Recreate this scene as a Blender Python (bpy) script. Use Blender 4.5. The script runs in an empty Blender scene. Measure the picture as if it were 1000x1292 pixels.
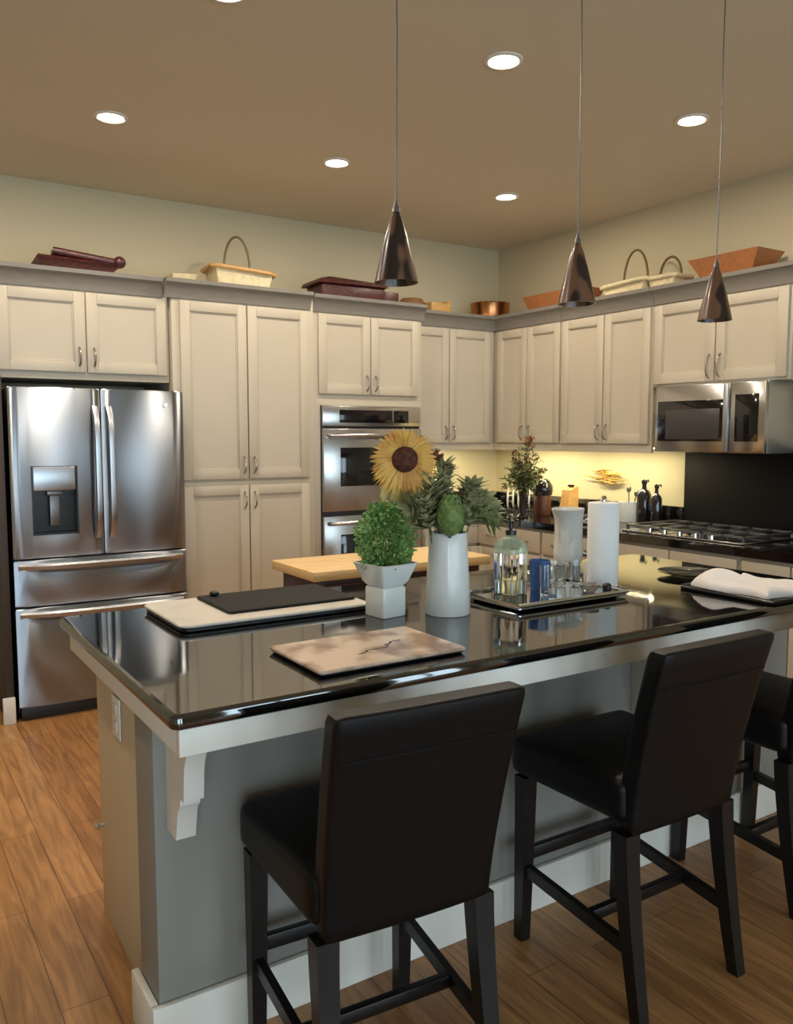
import bpy, bmesh, math, random
from mathutils import Vector, Matrix, noise

random.seed(7)
PI = math.pi
scene = bpy.context.scene
COL = scene.collection

# ------------------------------------------------------------------ camera
cam_d = bpy.data.cameras.new('camera')
cam = bpy.data.objects.new('camera', cam_d)
COL.objects.link(cam)
cam_d.sensor_fit = 'VERTICAL'
cam_d.sensor_height = 24.0
cam_d.lens = 1052.0 / 1292.0 * 24.0
cam_d.clip_start = 0.02
cam.location = (0, 0, 1.5)
cam.rotation_euler = (math.radians(90 - 5.2), 0, math.radians(-32.8))
scene.camera = cam

# ------------------------------------------------------------------ view, world, light levels
scene.view_settings.view_transform = 'Standard'
scene.view_settings.look = 'None'
scene.view_settings.gamma = 1.0
scene.view_settings.use_curve_mapping = False
scene.view_settings.exposure = 0.17

SKY_COLOR = (0.74, 0.87, 1.0)
SKY_STRENGTH = 6.3
DOWNLIGHT_W = 10.8
DOWNLIGHT_COLOR = (1.0, 0.87, 0.70)
STRIP_W = 5.0
STRIP_COLOR = (1.0, 0.87, 0.52)
LENS_STRENGTH = 14.0

world = bpy.data.worlds.new('sky')
scene.world = world
world.use_nodes = True
bgn = world.node_tree.nodes['Background']
bgn.inputs[0].default_value = (*SKY_COLOR, 1)
bgn.inputs[1].default_value = SKY_STRENGTH

# rear windows (x0, x1, z0, z1) in the wall behind the camera
REAR_Y = -3.2
LEFT_X = -3.0
WY, WX, CZ = 5.40, 4.47, 3.0
WINDOWS = [(-2.6, -0.3, 0.04, 2.50), (0.15, 1.25, 0.04, 2.50), (1.70, 2.85, 0.04, 2.50), (3.45, 4.35, 0.04, 2.50)]  # first unseen opening widened, second added, to spread daylight and dim reflections
for i, (x0, x1, z0, z1) in enumerate(WINDOWS):
    ld = bpy.data.lights.new('window_daylight', 'AREA')
    ld.shape = 'RECTANGLE'
    ld.size = x1 - x0
    ld.size_y = z1 - z0
    ld.cycles.is_portal = True
    lo = bpy.data.objects.new('window_daylight', ld)
    lo.location = ((x0 + x1) / 2, REAR_Y - 0.16, (z0 + z1) / 2)
    lo.rotation_euler = (math.radians(-90), 0, PI)     # pointing +y, into the room
    COL.objects.link(lo)
    lo.rotation_euler = (math.radians(90), 0, 0)


# ------------------------------------------------------------------ helpers
def lin(r, g, b):
    f = lambda c: (c / 255) / 12.92 if c / 255 <= 0.04045 else ((c / 255 + 0.055) / 1.055) ** 2.4
    return (f(r), f(g), f(b))


def setin(n, key, v):
    if key in n.inputs:
        n.inputs[key].default_value = v


def mat(name, color, rough=0.5, metal=0.0, var=0.0, vscale=8.0, stretch=(1, 1, 1), bump=0.0, bscale=60.0,
        bstretch=(1, 1, 1), ior=None, trans=0.0, aniso=0.0, coat=0.0, emit=None, estr=0.0, color2=None, lo=0.4, hi=0.6,
        rvar=0.0, detail=4.0, sheen=0.0):
    m = bpy.data.materials.new(name)
    m.use_nodes = True
    nt = m.node_tree
    b = nt.nodes['Principled BSDF']
    b.inputs['Base Color'].default_value = (*color, 1)
    b.inputs['Roughness'].default_value = rough
    b.inputs['Metallic'].default_value = metal
    if ior: setin(b, 'IOR', ior)
    if trans: setin(b, 'Transmission Weight', trans)
    if coat:
        setin(b, 'Coat Weight', coat); setin(b, 'Coat Roughness', 0.08)
    if sheen: setin(b, 'Sheen Weight', sheen)
    if emit:
        setin(b, 'Emission Color', (*emit, 1)); setin(b, 'Emission Strength', estr)
    tc = None
    def coords(s):
        nonlocal tc
        if tc is None: tc = nt.nodes.new('ShaderNodeTexCoord')
        mp = nt.nodes.new('ShaderNodeMapping')
        mp.inputs['Scale'].default_value = s
        nt.links.new(tc.outputs['Object'], mp.inputs[0])
        return mp.outputs[0]
    if var or color2:
        n = nt.nodes.new('ShaderNodeTexNoise')
        n.inputs['Scale'].default_value = vscale
        n.inputs['Detail'].default_value = detail
        nt.links.new(coords(stretch), n.inputs['Vector'])
        r = nt.nodes.new('ShaderNodeValToRGB')
        if color2:
            r.color_ramp.elements[0].position = lo
            r.color_ramp.elements[1].position = hi
            r.color_ramp.elements[0].color = (*color, 1)
            r.color_ramp.elements[1].color = (*color2, 1)
        else:
            r.color_ramp.elements[0].position = 0.3
            r.color_ramp.elements[1].position = 0.7
            r.color_ramp.elements[0].color = (*[c * (1 - var) for c in color], 1)
            r.color_ramp.elements[1].color = (*[min(1, c * (1 + var)) for c in color], 1)
        nt.links.new(n.outputs['Fac'], r.inputs[0])
        nt.links.new(r.outputs[0], b.inputs['Base Color'])
        if rvar:
            mr = nt.nodes.new('ShaderNodeMapRange')
            mr.inputs['To Min'].default_value = max(0, rough - rvar)
            mr.inputs['To Max'].default_value = rough + rvar
            nt.links.new(n.outputs['Fac'], mr.inputs[0])
            nt.links.new(mr.outputs[0], b.inputs['Roughness'])
    if bump:
        n2 = nt.nodes.new('ShaderNodeTexNoise')
        n2.inputs['Scale'].default_value = bscale
        n2.inputs['Detail'].default_value = 3
        nt.links.new(coords(bstretch), n2.inputs['Vector'])
        bp = nt.nodes.new('ShaderNodeBump')
        bp.inputs['Strength'].default_value = bump
        bp.inputs['Distance'].default_value = 0.002
        nt.links.new(n2.outputs['Fac'], bp.inputs['Height'])
        nt.links.new(bp.outputs[0], b.inputs['Normal'])
    if aniso:
        setin(b, 'Anisotropic', aniso)
        tg = nt.nodes.new('ShaderNodeTangent')
        tg.direction_type = 'RADIAL'
        tg.axis = 'Z'
        setin(b, 'Anisotropic Rotation', 0.25)
        nt.links.new(tg.outputs[0], b.inputs['Tangent'])
    return m


def floor_mat():
    m = bpy.data.materials.new('oak_planks')
    m.use_nodes = True
    nt = m.node_tree
    b = nt.nodes['Principled BSDF']
    tc = nt.nodes.new('ShaderNodeTexCoord')
    mp = nt.nodes.new('ShaderNodeMapping')
    mp.inputs['Rotation'].default_value = (0, 0, PI / 2)
    nt.links.new(tc.outputs['Object'], mp.inputs[0])
    br = nt.nodes.new('ShaderNodeTexBrick')
    br.inputs['Scale'].default_value = 1.0
    br.inputs['Brick Width'].default_value = 1.1
    br.inputs['Row Height'].default_value = 0.125
    br.inputs['Mortar Size'].default_value = 0.0016
    br.inputs['Mortar Smooth'].default_value = 0.4
    br.inputs['Color1'].default_value = (*lin(186, 138, 88), 1)
    br.inputs['Color2'].default_value = (*lin(164, 116, 72), 1)
    br.inputs['Mortar'].default_value = (*lin(104, 70, 44), 1)
    nt.links.new(mp.outputs[0], br.inputs['Vector'])
    mp2 = nt.nodes.new('ShaderNodeMapping')
    mp2.inputs['Scale'].default_value = (14, 1.3, 1)
    nt.links.new(tc.outputs['Object'], mp2.inputs[0])
    n = nt.nodes.new('ShaderNodeTexNoise')
    n.inputs['Scale'].default_value = 2.2
    n.inputs['Detail'].default_value = 8
    n.inputs['Distortion'].default_value = 1.2
    nt.links.new(mp2.outputs[0], n.inputs['Vector'])
    r = nt.nodes.new('ShaderNodeValToRGB')
    r.color_ramp.elements[0].position = 0.34
    r.color_ramp.elements[1].position = 0.68
    r.color_ramp.elements[0].color = (0.62, 0.58, 0.54, 1)
    r.color_ramp.elements[1].color = (1.12, 1.10, 1.06, 1)
    nt.links.new(n.outputs['Fac'], r.inputs[0])
    mx = nt.nodes.new('ShaderNodeMix')
    mx.data_type = 'RGBA'
    mx.blend_type = 'MULTIPLY'
    mx.inputs[0].default_value = 1.0
    nt.links.new(br.outputs['Color'], mx.inputs[6])
    nt.links.new(r.outputs[0], mx.inputs[7])
    nt.links.new(mx.outputs[2], b.inputs['Base Color'])
    b.inputs['Roughness'].default_value = 0.36
    bp = nt.nodes.new('ShaderNodeBump')
    bp.inputs['Strength'].default_value = 0.25
    bp.inputs['Distance'].default_value = 0.002
    nt.links.new(br.outputs['Fac'], bp.inputs['Height'])
    bp.invert = True
    nt.links.new(bp.outputs[0], b.inputs['Normal'])
    return m


def pane_mat():
    m = bpy.data.materials.new('window_glass')
    m.use_nodes = True
    nt = m.node_tree
    for n in list(nt.nodes): nt.nodes.remove(n)
    out = nt.nodes.new('ShaderNodeOutputMaterial')
    tr = nt.nodes.new('ShaderNodeBsdfTransparent')
    tr.inputs[0].default_value = (0.93, 0.97, 0.97, 1)
    gl = nt.nodes.new('ShaderNodeBsdfGlossy')
    gl.inputs['Roughness'].default_value = 0.02
    fr = nt.nodes.new('ShaderNodeFresnel')
    fr.inputs[0].default_value = 1.3
    mx = nt.nodes.new('ShaderNodeMixShader')
    nt.links.new(fr.outputs[0], mx.inputs[0])
    nt.links.new(tr.outputs[0], mx.inputs[1])
    nt.links.new(gl.outputs[0], mx.inputs[2])
    nt.links.new(mx.outputs[0], out.inputs[0])
    return m


def art_glass_mat():
    """dark brown art glass with amber patches"""
    m = mat('brown_art_glass', lin(36, 24, 20), rough=0.28, coat=0.15, color2=lin(104, 72, 52), vscale=5.5,
            stretch=(3.2, 3.2, 0.9), lo=0.46, hi=0.52, detail=1.5)
    return m


class MB:
    """collects shapes into one bmesh"""
    def __init__(self):
        self.bm = bmesh.new()

    def _merge(self, b, fn=None):
        if fn:
            for v in b.verts: v.co = Vector(fn(*v.co))
        bmesh.ops.recalc_face_normals(b, faces=b.faces[:])
        t = bpy.data.meshes.new('tmp')
        b.to_mesh(t); b.free()
        self.bm.from_mesh(t)
        bpy.data.meshes.remove(t)
        return self

    def box(self, x0, x1, y0, y1, z0, z1, bev=0.0, seg=2, fn=None):
        x0, x1 = min(x0, x1), max(x0, x1)
        y0, y1 = min(y0, y1), max(y0, y1)
        z0, z1 = min(z0, z1), max(z0, z1)
        b = bmesh.new()
        bmesh.ops.create_cube(b, size=1)
        for v in b.verts:
            v.co = ((x0 + x1) / 2 + v.co.x * (x1 - x0), (y0 + y1) / 2 + v.co.y * (y1 - y0), (z0 + z1) / 2 + v.co.z * (z1 - z0))
        if bev:
            bev = min(bev, 0.49 * min(x1 - x0, y1 - y0, z1 - z0))
            bmesh.ops.bevel(b, geom=b.edges[:] + b.verts[:], offset=bev, segments=seg, profile=0.5, affect='EDGES')
        return self._merge(b, fn)

    def rbox(self, cx, cy, cz, sx, sy, sz, r, n=10, fn=None):
        """rounded box on an even grid, so that it can be bent by fn"""
        b = bmesh.new()
        bmesh.ops.create_cube(b, size=2)
        bmesh.ops.subdivide_edges(b, edges=b.edges[:], cuts=n, use_grid_fill=True)
        h = (sx / 2, sy / 2, sz / 2)
        for v in b.verts:
            # push grid lines toward the rim
            p = [math.copysign(abs(c) ** 0.6, c) * hh for c, hh in zip(v.co, h)]
            rr = [min(r, hh * 0.98) for hh in h]
            inner = [max(-(hh - q), min(hh - q, c)) for c, hh, q in zip(p, h, rr)]
            d = Vector([(c - i) / q for c, i, q in zip(p, inner, rr)])
            if d.length > 1e-6:
                d.normalize()
            v.co = Vector((cx + inner[0] + d.x * rr[0], cy + inner[1] + d.y * rr[1], cz + inner[2] + d.z * rr[2]))
        return self._merge(b, fn)

    def lathe(self, prof, cx=0, cy=0, cz=0, seg=32, sq=None, fn=None):
        """prof = [(r, z)...] ; open ends closed with fans where r == 0"""
        b = bmesh.new()
        rings = []
        for r, z in prof:
            if r <= 1e-6:
                rings.append([b.verts.new((cx, cy, cz + z))])
            else:
                rings.append([b.verts.new((cx + r * math.cos(2 * PI * k / seg), cy + r * math.sin(2 * PI * k / seg), cz + z)) for k in range(seg)])
        for a, c in zip(rings, rings[1:]):
            for k in range(seg):
                k2 = (k + 1) % seg
                if len(a) == 1 and len(c) == 1: continue
                if len(a) == 1: b.faces.new((a[0], c[k], c[k2]))
                elif len(c) == 1: b.faces.new((a[k], c[0], a[k2]))
                else: b.faces.new((a[k], c[k], c[k2], a[k2]))
        return self._merge(b, fn)

    def tube(self, pts, r, seg=8, closed=False, fn=None):
        """r number or list"""
        pts = [Vector(p) for p in pts]
        n = len(pts)
        rs = r if isinstance(r, (list, tuple)) else [r] * n
        b = bmesh.new()
        rings = []
        up = Vector((0, 0, 1))
        prev = None
        for i, p in enumerate(pts):
            if closed: t = pts[(i + 1) % n] - pts[i - 1]
            else: t = pts[min(i + 1, n - 1)] - pts[max(i - 1, 0)]
            t.normalize()
            if prev is None:
                a = t.cross(up)
                if a.length < 1e-3: a = t.cross(Vector((1, 0, 0)))
            else:
                a = prev - t * prev.dot(t)
                if a.length < 1e-5: a = t.cross(up)
            a.normalize(); prev = a.copy()
            c = t.cross(a)
            rings.append([b.verts.new(p + (a * math.cos(2 * PI * k / seg) + c * math.sin(2 * PI * k / seg)) * rs[i]) for k in range(seg)])
        m = n if closed else n - 1
        for i in range(m):
            A, B = rings[i], rings[(i + 1) % n]
            for k in range(seg):
                k2 = (k + 1) % seg
                b.faces.new((A[k], B[k], B[k2], A[k2]))
        if not closed:
            b.faces.new(rings[0]); b.faces.new(rings[-1])
        return self._merge(b, fn)

    def loft(self, sections, fn=None):
        """sections: lists of equally many points, capped"""
        b = bmesh.new()
        rings = [[b.verts.new(p) for p in s] for s in sections]
        n = len(rings[0])
        for A, B in zip(rings, rings[1:]):
            for k in range(n):
                k2 = (k + 1) % n
                b.faces.new((A[k], B[k], B[k2], A[k2]))
        b.faces.new(rings[0]); b.faces.new(rings[-1])
        return self._merge(b, fn)

    def prism(self, poly, axis, a0, a1, fn=None):
        """poly of 2-D points extruded along axis; 'x': (y,z), 'y': (x,z), 'z': (x,y)"""
        def P(p, a):
            return {'x': (a, p[0], p[1]), 'y': (p[0], a, p[1]), 'z': (p[0], p[1], a)}[axis]
        return self.loft([[P(p, a0) for p in poly], [P(p, a1) for p in poly]], fn)

    def sphere(self, cx, cy, cz, rx, ry=None, rz=None, seg=16, fn=None):
        ry = ry or rx; rz = rz or rx
        b = bmesh.new()
        bmesh.ops.create_uvsphere(b, u_segments=seg, v_segments=max(6, seg * 2 // 3), radius=1)
        for v in b.verts: v.co = (cx + v.co.x * rx, cy + v.co.y * ry, cz + v.co.z * rz)
        return self._merge(b, fn)

    def leaf(self, base, d, side, L, W, droop=0.0, fold=0.15):
        """one pointed leaf of six faces"""
        d = Vector(d).normalized(); side = Vector(side)
        side = (side - d * side.dot(d))
        if side.length < 1e-4: side = d.orthogonal()
        side.normalize()
        nrm = d.cross(side)
        base = Vector(base)
        bm = self.bm
        mids, ls, rs = [], [], []
        for t, w in ((0.0, 0.12), (0.35, 1.0), (0.7, 0.75)):
            c = base + d * (L * t) - Vector((0, 0, 1)) * droop * L * t * t
            mids.append(bm.verts.new(c - nrm * fold * W * w))
            ls.append(bm.verts.new(c + side * W * w * 0.5))
            rs.append(bm.verts.new(c - side * W * w * 0.5))
        tip = bm.verts.new(base + d * L - Vector((0, 0, 1)) * droop * L)
        for i in range(2):
            bm.faces.new((mids[i], ls[i], ls[i + 1], mids[i + 1]))
            bm.faces.new((rs[i], mids[i], mids[i + 1], rs[i + 1]))
        bm.faces.new((mids[2], ls[2], tip)); bm.faces.new((rs[2], mids[2], tip))
        return self


ORI = {}          # object -> world matrix of its frame


def part(name, mb, m, parent=None, label=None, local=False, sharp=35):
    """links the MB as ONE mesh object; shapes in world coordinates unless local"""
    me = bpy.data.meshes.new(name)
    if parent is not None and not local:
        bmesh.ops.transform(mb.bm, matrix=ORI[parent].inverted(), verts=mb.bm.verts[:])
    mb.bm.to_mesh(me); mb.bm.free()
    for p in me.polygons: p.use_smooth = True
    me.set_sharp_from_angle(angle=math.radians(sharp))
    for p in me.polygons:
        if len(p.vertices) > 8: p.use_smooth = False      # broad flat caps stay flat
    me.materials.append(m)
    o = bpy.data.objects.new(name, me)
    COL.objects.link(o)
    if parent is not None:
        o.parent = parent
        ORI[o] = ORI[parent]
    else:
        ORI[o] = Matrix.Identity(4)
    if label: o['label'] = label
    return o


def thing(name, label, cat, loc=(0, 0, 0), rz=0.0, group=None):
    o = bpy.data.objects.new(name, None)
    o.empty_display_size = 0.05
    o.location = loc
    o.rotation_euler = (0, 0, rz)
    COL.objects.link(o)
    ORI[o] = Matrix.Translation(loc) @ Matrix.Rotation(rz, 4, 'Z')
    tag(o, label, cat, group)
    return o


def tag(o, label, cat, group=None):
    o['label'] = label
    o['category'] = cat
    if group: o['group'] = group
    return o


def single(name, mb, m, label, cat, group=None, sharp=35):
    """a thing that is one mesh; its origin goes to the middle of its foot"""
    vs = [v.co for v in mb.bm.verts]
    lo = [min(v[i] for v in vs) for i in range(3)]; hi = [max(v[i] for v in vs) for i in range(3)]
    c = Vector(((lo[0] + hi[0]) / 2, (lo[1] + hi[1]) / 2, lo[2]))
    bmesh.ops.translate(mb.bm, vec=-c, verts=mb.bm.verts[:])
    o = part(name, mb, m, sharp=sharp)
    o.location = c
    return tag(o, label, cat, group)


def struct(name, mb, m, parent=None):
    o = part(name, mb, m, parent)
    if parent is None: o['kind'] = 'structure'
    return o


def copy_thing(root, loc, rz, label):
    """a copy of a thing with copies of its parts and sub-parts"""
    r = root.copy(); COL.objects.link(r)
    r.location = loc; r.rotation_euler = (0, 0, rz); r['label'] = label
    for ch in list(root.children):
        c = ch.copy(); COL.objects.link(c); c.parent = r
        for g in list(ch.children):
            d = g.copy(); COL.objects.link(d); d.parent = c
    return r


# ------------------------------------------------------------------ materials
M = {}
M['wall'] = mat('wall_paint', lin(196, 185, 155), rough=0.75, bump=0.12, bscale=180)
M['ceiling'] = mat('ceiling_paint', lin(210, 198, 174), rough=0.85, bump=0.15, bscale=160)
M['white_trim'] = mat('white_trim_paint', lin(226, 222, 212), rough=0.4)
M['floor'] = floor_mat()
M['cabinet'] = mat('cream_cabinet_paint', lin(190, 179, 160), rough=0.42, var=0.03, vscale=3)
M['crown'] = mat('taupe_glazed_paint', lin(126, 120, 112), rough=0.5, var=0.08, vscale=10, stretch=(1, 1, 6))
M['toe'] = mat('dark_toe_kick', lin(60, 50, 42), rough=0.6)
M['nickel'] = mat('brushed_nickel', lin(170, 160, 150), rough=0.3, metal=1.0)
M['steel'] = mat('brushed_stainless', lin(152, 157, 164), rough=0.28, metal=1.0, aniso=1.0)
M['steel_soft'] = mat('soft_stainless', lin(186, 190, 196), rough=0.34, metal=1.0)
M['steel_plain'] = mat('satin_stainless', lin(196, 194, 192), rough=0.22, metal=1.0)
M['steel_dark'] = mat('grey_appliance_side', lin(42, 40, 40), rough=0.45, metal=0.2)
M['chrome'] = mat('chrome', lin(225, 228, 232), rough=0.06, metal=1.0)
M['black_glass'] = mat('black_glass', lin(12, 12, 14), rough=0.06, coat=0.5)
M['black_panel'] = mat('black_splash_panel', lin(7, 6, 6), rough=0.65)
M['black_panel'].node_tree.nodes['Principled BSDF'].inputs['Specular IOR Level'].default_value = 0.25
M['black_plastic'] = mat('black_plastic', lin(16, 16, 17), rough=0.35)
M['grey_mesh'] = mat('grey_door_screen', lin(62, 58, 58), rough=0.3)
M['granite'] = mat('black_granite', lin(9, 9, 9), rough=0.045, ior=2.15, color2=lin(46, 44, 40), vscale=240, lo=0.60, hi=0.72, detail=2)
M['kneewall'] = mat('taupe_wall_paint', lin(138, 135, 127), rough=0.6, bump=0.06, bscale=150)
M['island_paint'] = mat('tan_island_paint', lin(198, 182, 152), rough=0.45)
M['leather'] = mat('black_leather', lin(7, 7, 8), rough=0.45, bump=0.25, bscale=220)
M['leather'].node_tree.nodes['Principled BSDF'].inputs['Specular IOR Level'].default_value = 0.28
M['dark_wood'] = mat('espresso_wood', lin(13, 10, 9), rough=0.4, var=0.3, vscale=10, stretch=(6, 6, 0.6))
M['art_glass'] = art_glass_mat()
M['maple'] = mat('maple_butcher_block', lin(218, 184, 130), rough=0.45, var=0.14, vscale=6, stretch=(1, 12, 12))
M['cart_wood'] = mat('red_brown_wood', lin(82, 44, 28), rough=0.4, var=0.25, vscale=6, stretch=(8, 8, 1))
M['ceramic'] = mat('white_glazed_ceramic', lin(224, 226, 222), rough=0.25, coat=0.3, var=0.03, vscale=20)
M['stone_white'] = mat('pale_marble', lin(214, 208, 196), rough=0.28, color2=lin(196, 188, 176), vscale=7, lo=0.5, hi=0.75)
M['slate'] = mat('black_slate', lin(16, 16, 18), rough=0.6, bump=0.1, bscale=80)
M['slate'].node_tree.nodes['Principled BSDF'].inputs['Specular IOR Level'].default_value = 0.2
M['paper'] = mat('white_paper', lin(232, 232, 230), rough=0.9, bump=0.3, bscale=160)
M['cloth'] = mat('white_cotton', lin(232, 224, 220), rough=0.9, sheen=0.3, bump=0.2, bscale=300)
M['glass'] = mat('clear_glass', (0.96, 0.98, 0.98), rough=0.02, trans=1.0, ior=1.45)
M['green_glass'] = mat('pale_green_glass', lin(206, 222, 200), rough=0.06, trans=0.75, ior=1.45)
M['clear_soap'] = mat('clear_soap', lin(206, 214, 206), rough=0.05, trans=0.85, ior=1.36)
M['blue_glass'] = mat('cobalt_glass', lin(92, 134, 196), rough=0.08, trans=0.6, ior=1.45)
M['mirror'] = mat('mirrored_tray', lin(200, 208, 216), rough=0.05, metal=1.0)
M['herb'] = mat('herb_green', lin(92, 132, 62), rough=0.6, color2=lin(136, 172, 96), vscale=30, lo=0.35, hi=0.65)
M['sage'] = mat('grey_sage_green', lin(186, 184, 134), rough=0.7, color2=lin(132, 134, 96), vscale=26, lo=0.35, hi=0.65)
M['olive'] = mat('olive_leaf', lin(140, 150, 92), rough=0.65, color2=lin(92, 98, 64), vscale=40, lo=0.35, hi=0.65)
M['bud'] = mat('artichoke_green', lin(112, 134, 64), rough=0.6, color2=lin(88, 108, 56), vscale=40)
M['stem'] = mat('green_stem', lin(78, 98, 48), rough=0.6)
M['petal'] = mat('golden_petal', lin(222, 172, 78), rough=0.6, color2=lin(190, 128, 48), vscale=22, lo=0.4, hi=0.7)
M['petal_pale'] = mat('pale_yellow_petal', lin(214, 190, 110), rough=0.65, color2=lin(180, 160, 84), vscale=22)
M['disc'] = mat('sunflower_disc', lin(58, 26, 14), rough=0.8, bump=1.0, bscale=90, color2=lin(96, 48, 20), vscale=60)
M['dried'] = mat('dried_flower', lin(122, 84, 52), rough=0.8, color2=lin(84, 52, 40), vscale=40)
M['burgundy'] = mat('burgundy_wicker', lin(88, 34, 34), rough=0.4, color2=lin(46, 18, 20), vscale=40, stretch=(1, 1, 5), lo=0.4, hi=0.6, bump=0.8, bscale=90)
M['cream_wicker'] = mat('cream_wicker', lin(212, 198, 160), rough=0.7, var=0.12, vscale=40, bump=0.6, bscale=90, bstretch=(1, 1, 4))
M['tan_wood'] = mat('tan_wood', lin(196, 152, 92), rough=0.5, var=0.15, vscale=8, stretch=(1, 6, 6))
M['terracotta'] = mat('orange_brown_wood', lin(158, 100, 58), rough=0.55, var=0.12, vscale=7, stretch=(5, 1, 5))
M['copper'] = mat('copper', lin(190, 130, 84), rough=0.25, metal=1.0)
M['bronze_wire'] = mat('bronze_wire', lin(120, 104, 70), rough=0.4, metal=0.6)
M['brown_clay'] = mat('brown_clay', lin(128, 92, 58), rough=0.6)
M['straw'] = mat('golden_straw', lin(214, 178, 96), rough=0.7, color2=lin(160, 122, 56), vscale=30)
M['plastic_white'] = mat('white_plastic', lin(232, 230, 222), rough=0.35)
M['marble_pink'] = mat('veined_beige_marble', lin(216, 194, 174), rough=0.15, color2=lin(150, 122, 104), vscale=9, lo=0.46, hi=0.62, detail=8)
M['grey_metal'] = mat('grey_metal', lin(120, 120, 120), rough=0.35, metal=0.8)
M['dark_pot'] = mat('dark_glazed_pot', lin(30, 26, 30), rough=0.12, coat=0.6)
M['lens'] = mat('lit_lens', (1, 1, 1), rough=0.5, emit=(1.0, 0.93, 0.80), estr=LENS_STRENGTH)
M['strip_lens'] = mat('lit_strip', (1, 1, 1), rough=0.5, emit=STRIP_COLOR, estr=6.0)
M['pane'] = pane_mat()
M['display'] = mat('oven_display', lin(14, 12, 14), rough=0.1, color2=lin(40, 22, 24), vscale=14, lo=0.5, hi=0.7)
M['print_dark'] = mat('dark_print', lin(58, 46, 42), rough=0.2)
M['ground'] = mat('lawn_outside', lin(96, 112, 80), rough=0.9)

# ------------------------------------------------------------------ room shell
struct('floor', MB().box(LEFT_X - 0.15, WX + 0.15, REAR_Y - 0.15, WY + 0.15, -0.06, 0.0), M['floor'])
struct('ceiling', MB().box(LEFT_X - 0.15, WX + 0.15, REAR_Y - 0.15, WY + 0.15, CZ, CZ + 0.08), M['ceiling'])
struct('wall_back', MB().box(LEFT_X - 0.15, WX + 0.12, WY, WY + 0.12, 0, CZ), M['wall'])
struct('wall_right', MB().box(WX, WX + 0.12, REAR_Y, WY, 0, CZ), M['wall'])
struct('wall_left', MB().box(LEFT_X - 0.12, LEFT_X, REAR_Y, WY, 0, CZ), M['wall'])
w = MB()
xs = LEFT_X - 0.12
for x0, x1, z0, z1 in WINDOWS:
    w.box(xs, x0, REAR_Y - 0.12, REAR_Y, 0, CZ)
    w.box(x0, x1, REAR_Y - 0.12, REAR_Y, 0, z0)
    w.box(x0, x1, REAR_Y - 0.12, REAR_Y, z1, CZ)
    xs = x1
w.box(xs, WX + 0.12, REAR_Y - 0.12, REAR_Y, 0, CZ)
struct('wall_rear', w, M['wall'])
for i, (x0, x1, z0, z1) in enumerate(WINDOWS):
    f = MB()
    t = 0.05
    y0, y1 = REAR_Y - 0.09, REAR_Y - 0.03
    f.box(x0, x0 + t, y0, y1, z0, z1); f.box(x1 - t, x1, y0, y1, z0, z1)
    f.box(x0 + t, x1 - t, y0, y1, z0, z0 + t); f.box(x0 + t, x1 - t, y0, y1, z1 - t, z1)
    xm = (x0 + x1) / 2
    f.box(xm - 0.025, xm + 0.025, y0, y1, z0 + t, z1 - t)
    fo = struct('window_%d' % (i + 1), f, M['white_trim'])
    part('pane', MB().box(x0 + t, x1 - t, REAR_Y - 0.063, REAR_Y - 0.057, z0 + t, z1 - t), M['pane'], fo)
struct('baseboard_back', MB().box(LEFT_X, 0.57, WY - 0.015, WY, 0, 0.13, 0.004), M['white_trim'])
struct('baseboard_left', MB().box(LEFT_X, LEFT_X + 0.015, REAR_Y, WY - 0.015, 0, 0.13, 0.004), M['white_trim'])
struct('baseboard_right', MB().box(WX - 0.015, WX, REAR_Y, 2.1, 0, 0.13, 0.004), M['white_trim'])

# ------------------------------------------------------------------ recessed ceiling lights
LIGHTS = [
    (1.08, 4.16, 'recessed ceiling light above the refrigerator, far left of the group'),
    (2.29, 4.16, 'recessed ceiling light above the tall pantry, left of the left pendant cord'),
    (2.25, 2.70, 'largest recessed ceiling light, nearest the camera between the first two pendant cords'),
    (3.50, 4.16, 'recessed ceiling light nearest the corner of the walls'),
    (3.41, 2.70, 'recessed ceiling light beside the right pendant cord'),
    (1.12, 2.80, 'recessed ceiling light just cut by the top edge of the photo'),
    (-0.12, 4.16, 'recessed ceiling light over the walkway left of the refrigerator'),
    (-0.12, 2.75, 'recessed ceiling light over the walkway left of the island'),
]
for x, y, lab in LIGHTS:
    t = thing('recessed_light', lab, 'ceiling light', (x, y, CZ), 0, 'recessed lights in the ceiling')
    part('trim_ring', MB().lathe([(0.058, -0.001), (0.078, -0.001), (0.078, -0.006), (0.064, -0.010), (0.058, -0.004), (0.058, -0.001)], x, y, CZ), M['white_trim'], t)
    part('lens', MB().lathe([(0.0, -0.001), (0.0575, -0.001), (0.0575, -0.0035), (0, -0.0035)], x, y, CZ), M['lens'], t)
    ld = bpy.data.lights.new('downlight', 'AREA')
    ld.shape = 'DISK'; ld.size = 0.11; ld.energy = DOWNLIGHT_W; ld.color = DOWNLIGHT_COLOR
    lo = bpy.data.objects.new('downlight', ld)
    lo.location = (0, 0, -0.013); lo.parent = t
    COL.objects.link(lo)


# ------------------------------------------------------------------ cabinets
def wallmap(wall, face):
    """(u along the wall, d out of the face, z) -> world"""
    if wall == 'back': return lambda u, d, z: (u, face - d, z)
    return lambda u, d, z: (face - d, u, z)


def ubox(mb, fn, u0, u1, d0, d1, z0, z1, bev=0.0, seg=2):
    return mb.box(u0, u1, d0, d1, z0, z1, bev, seg, fn)


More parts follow.
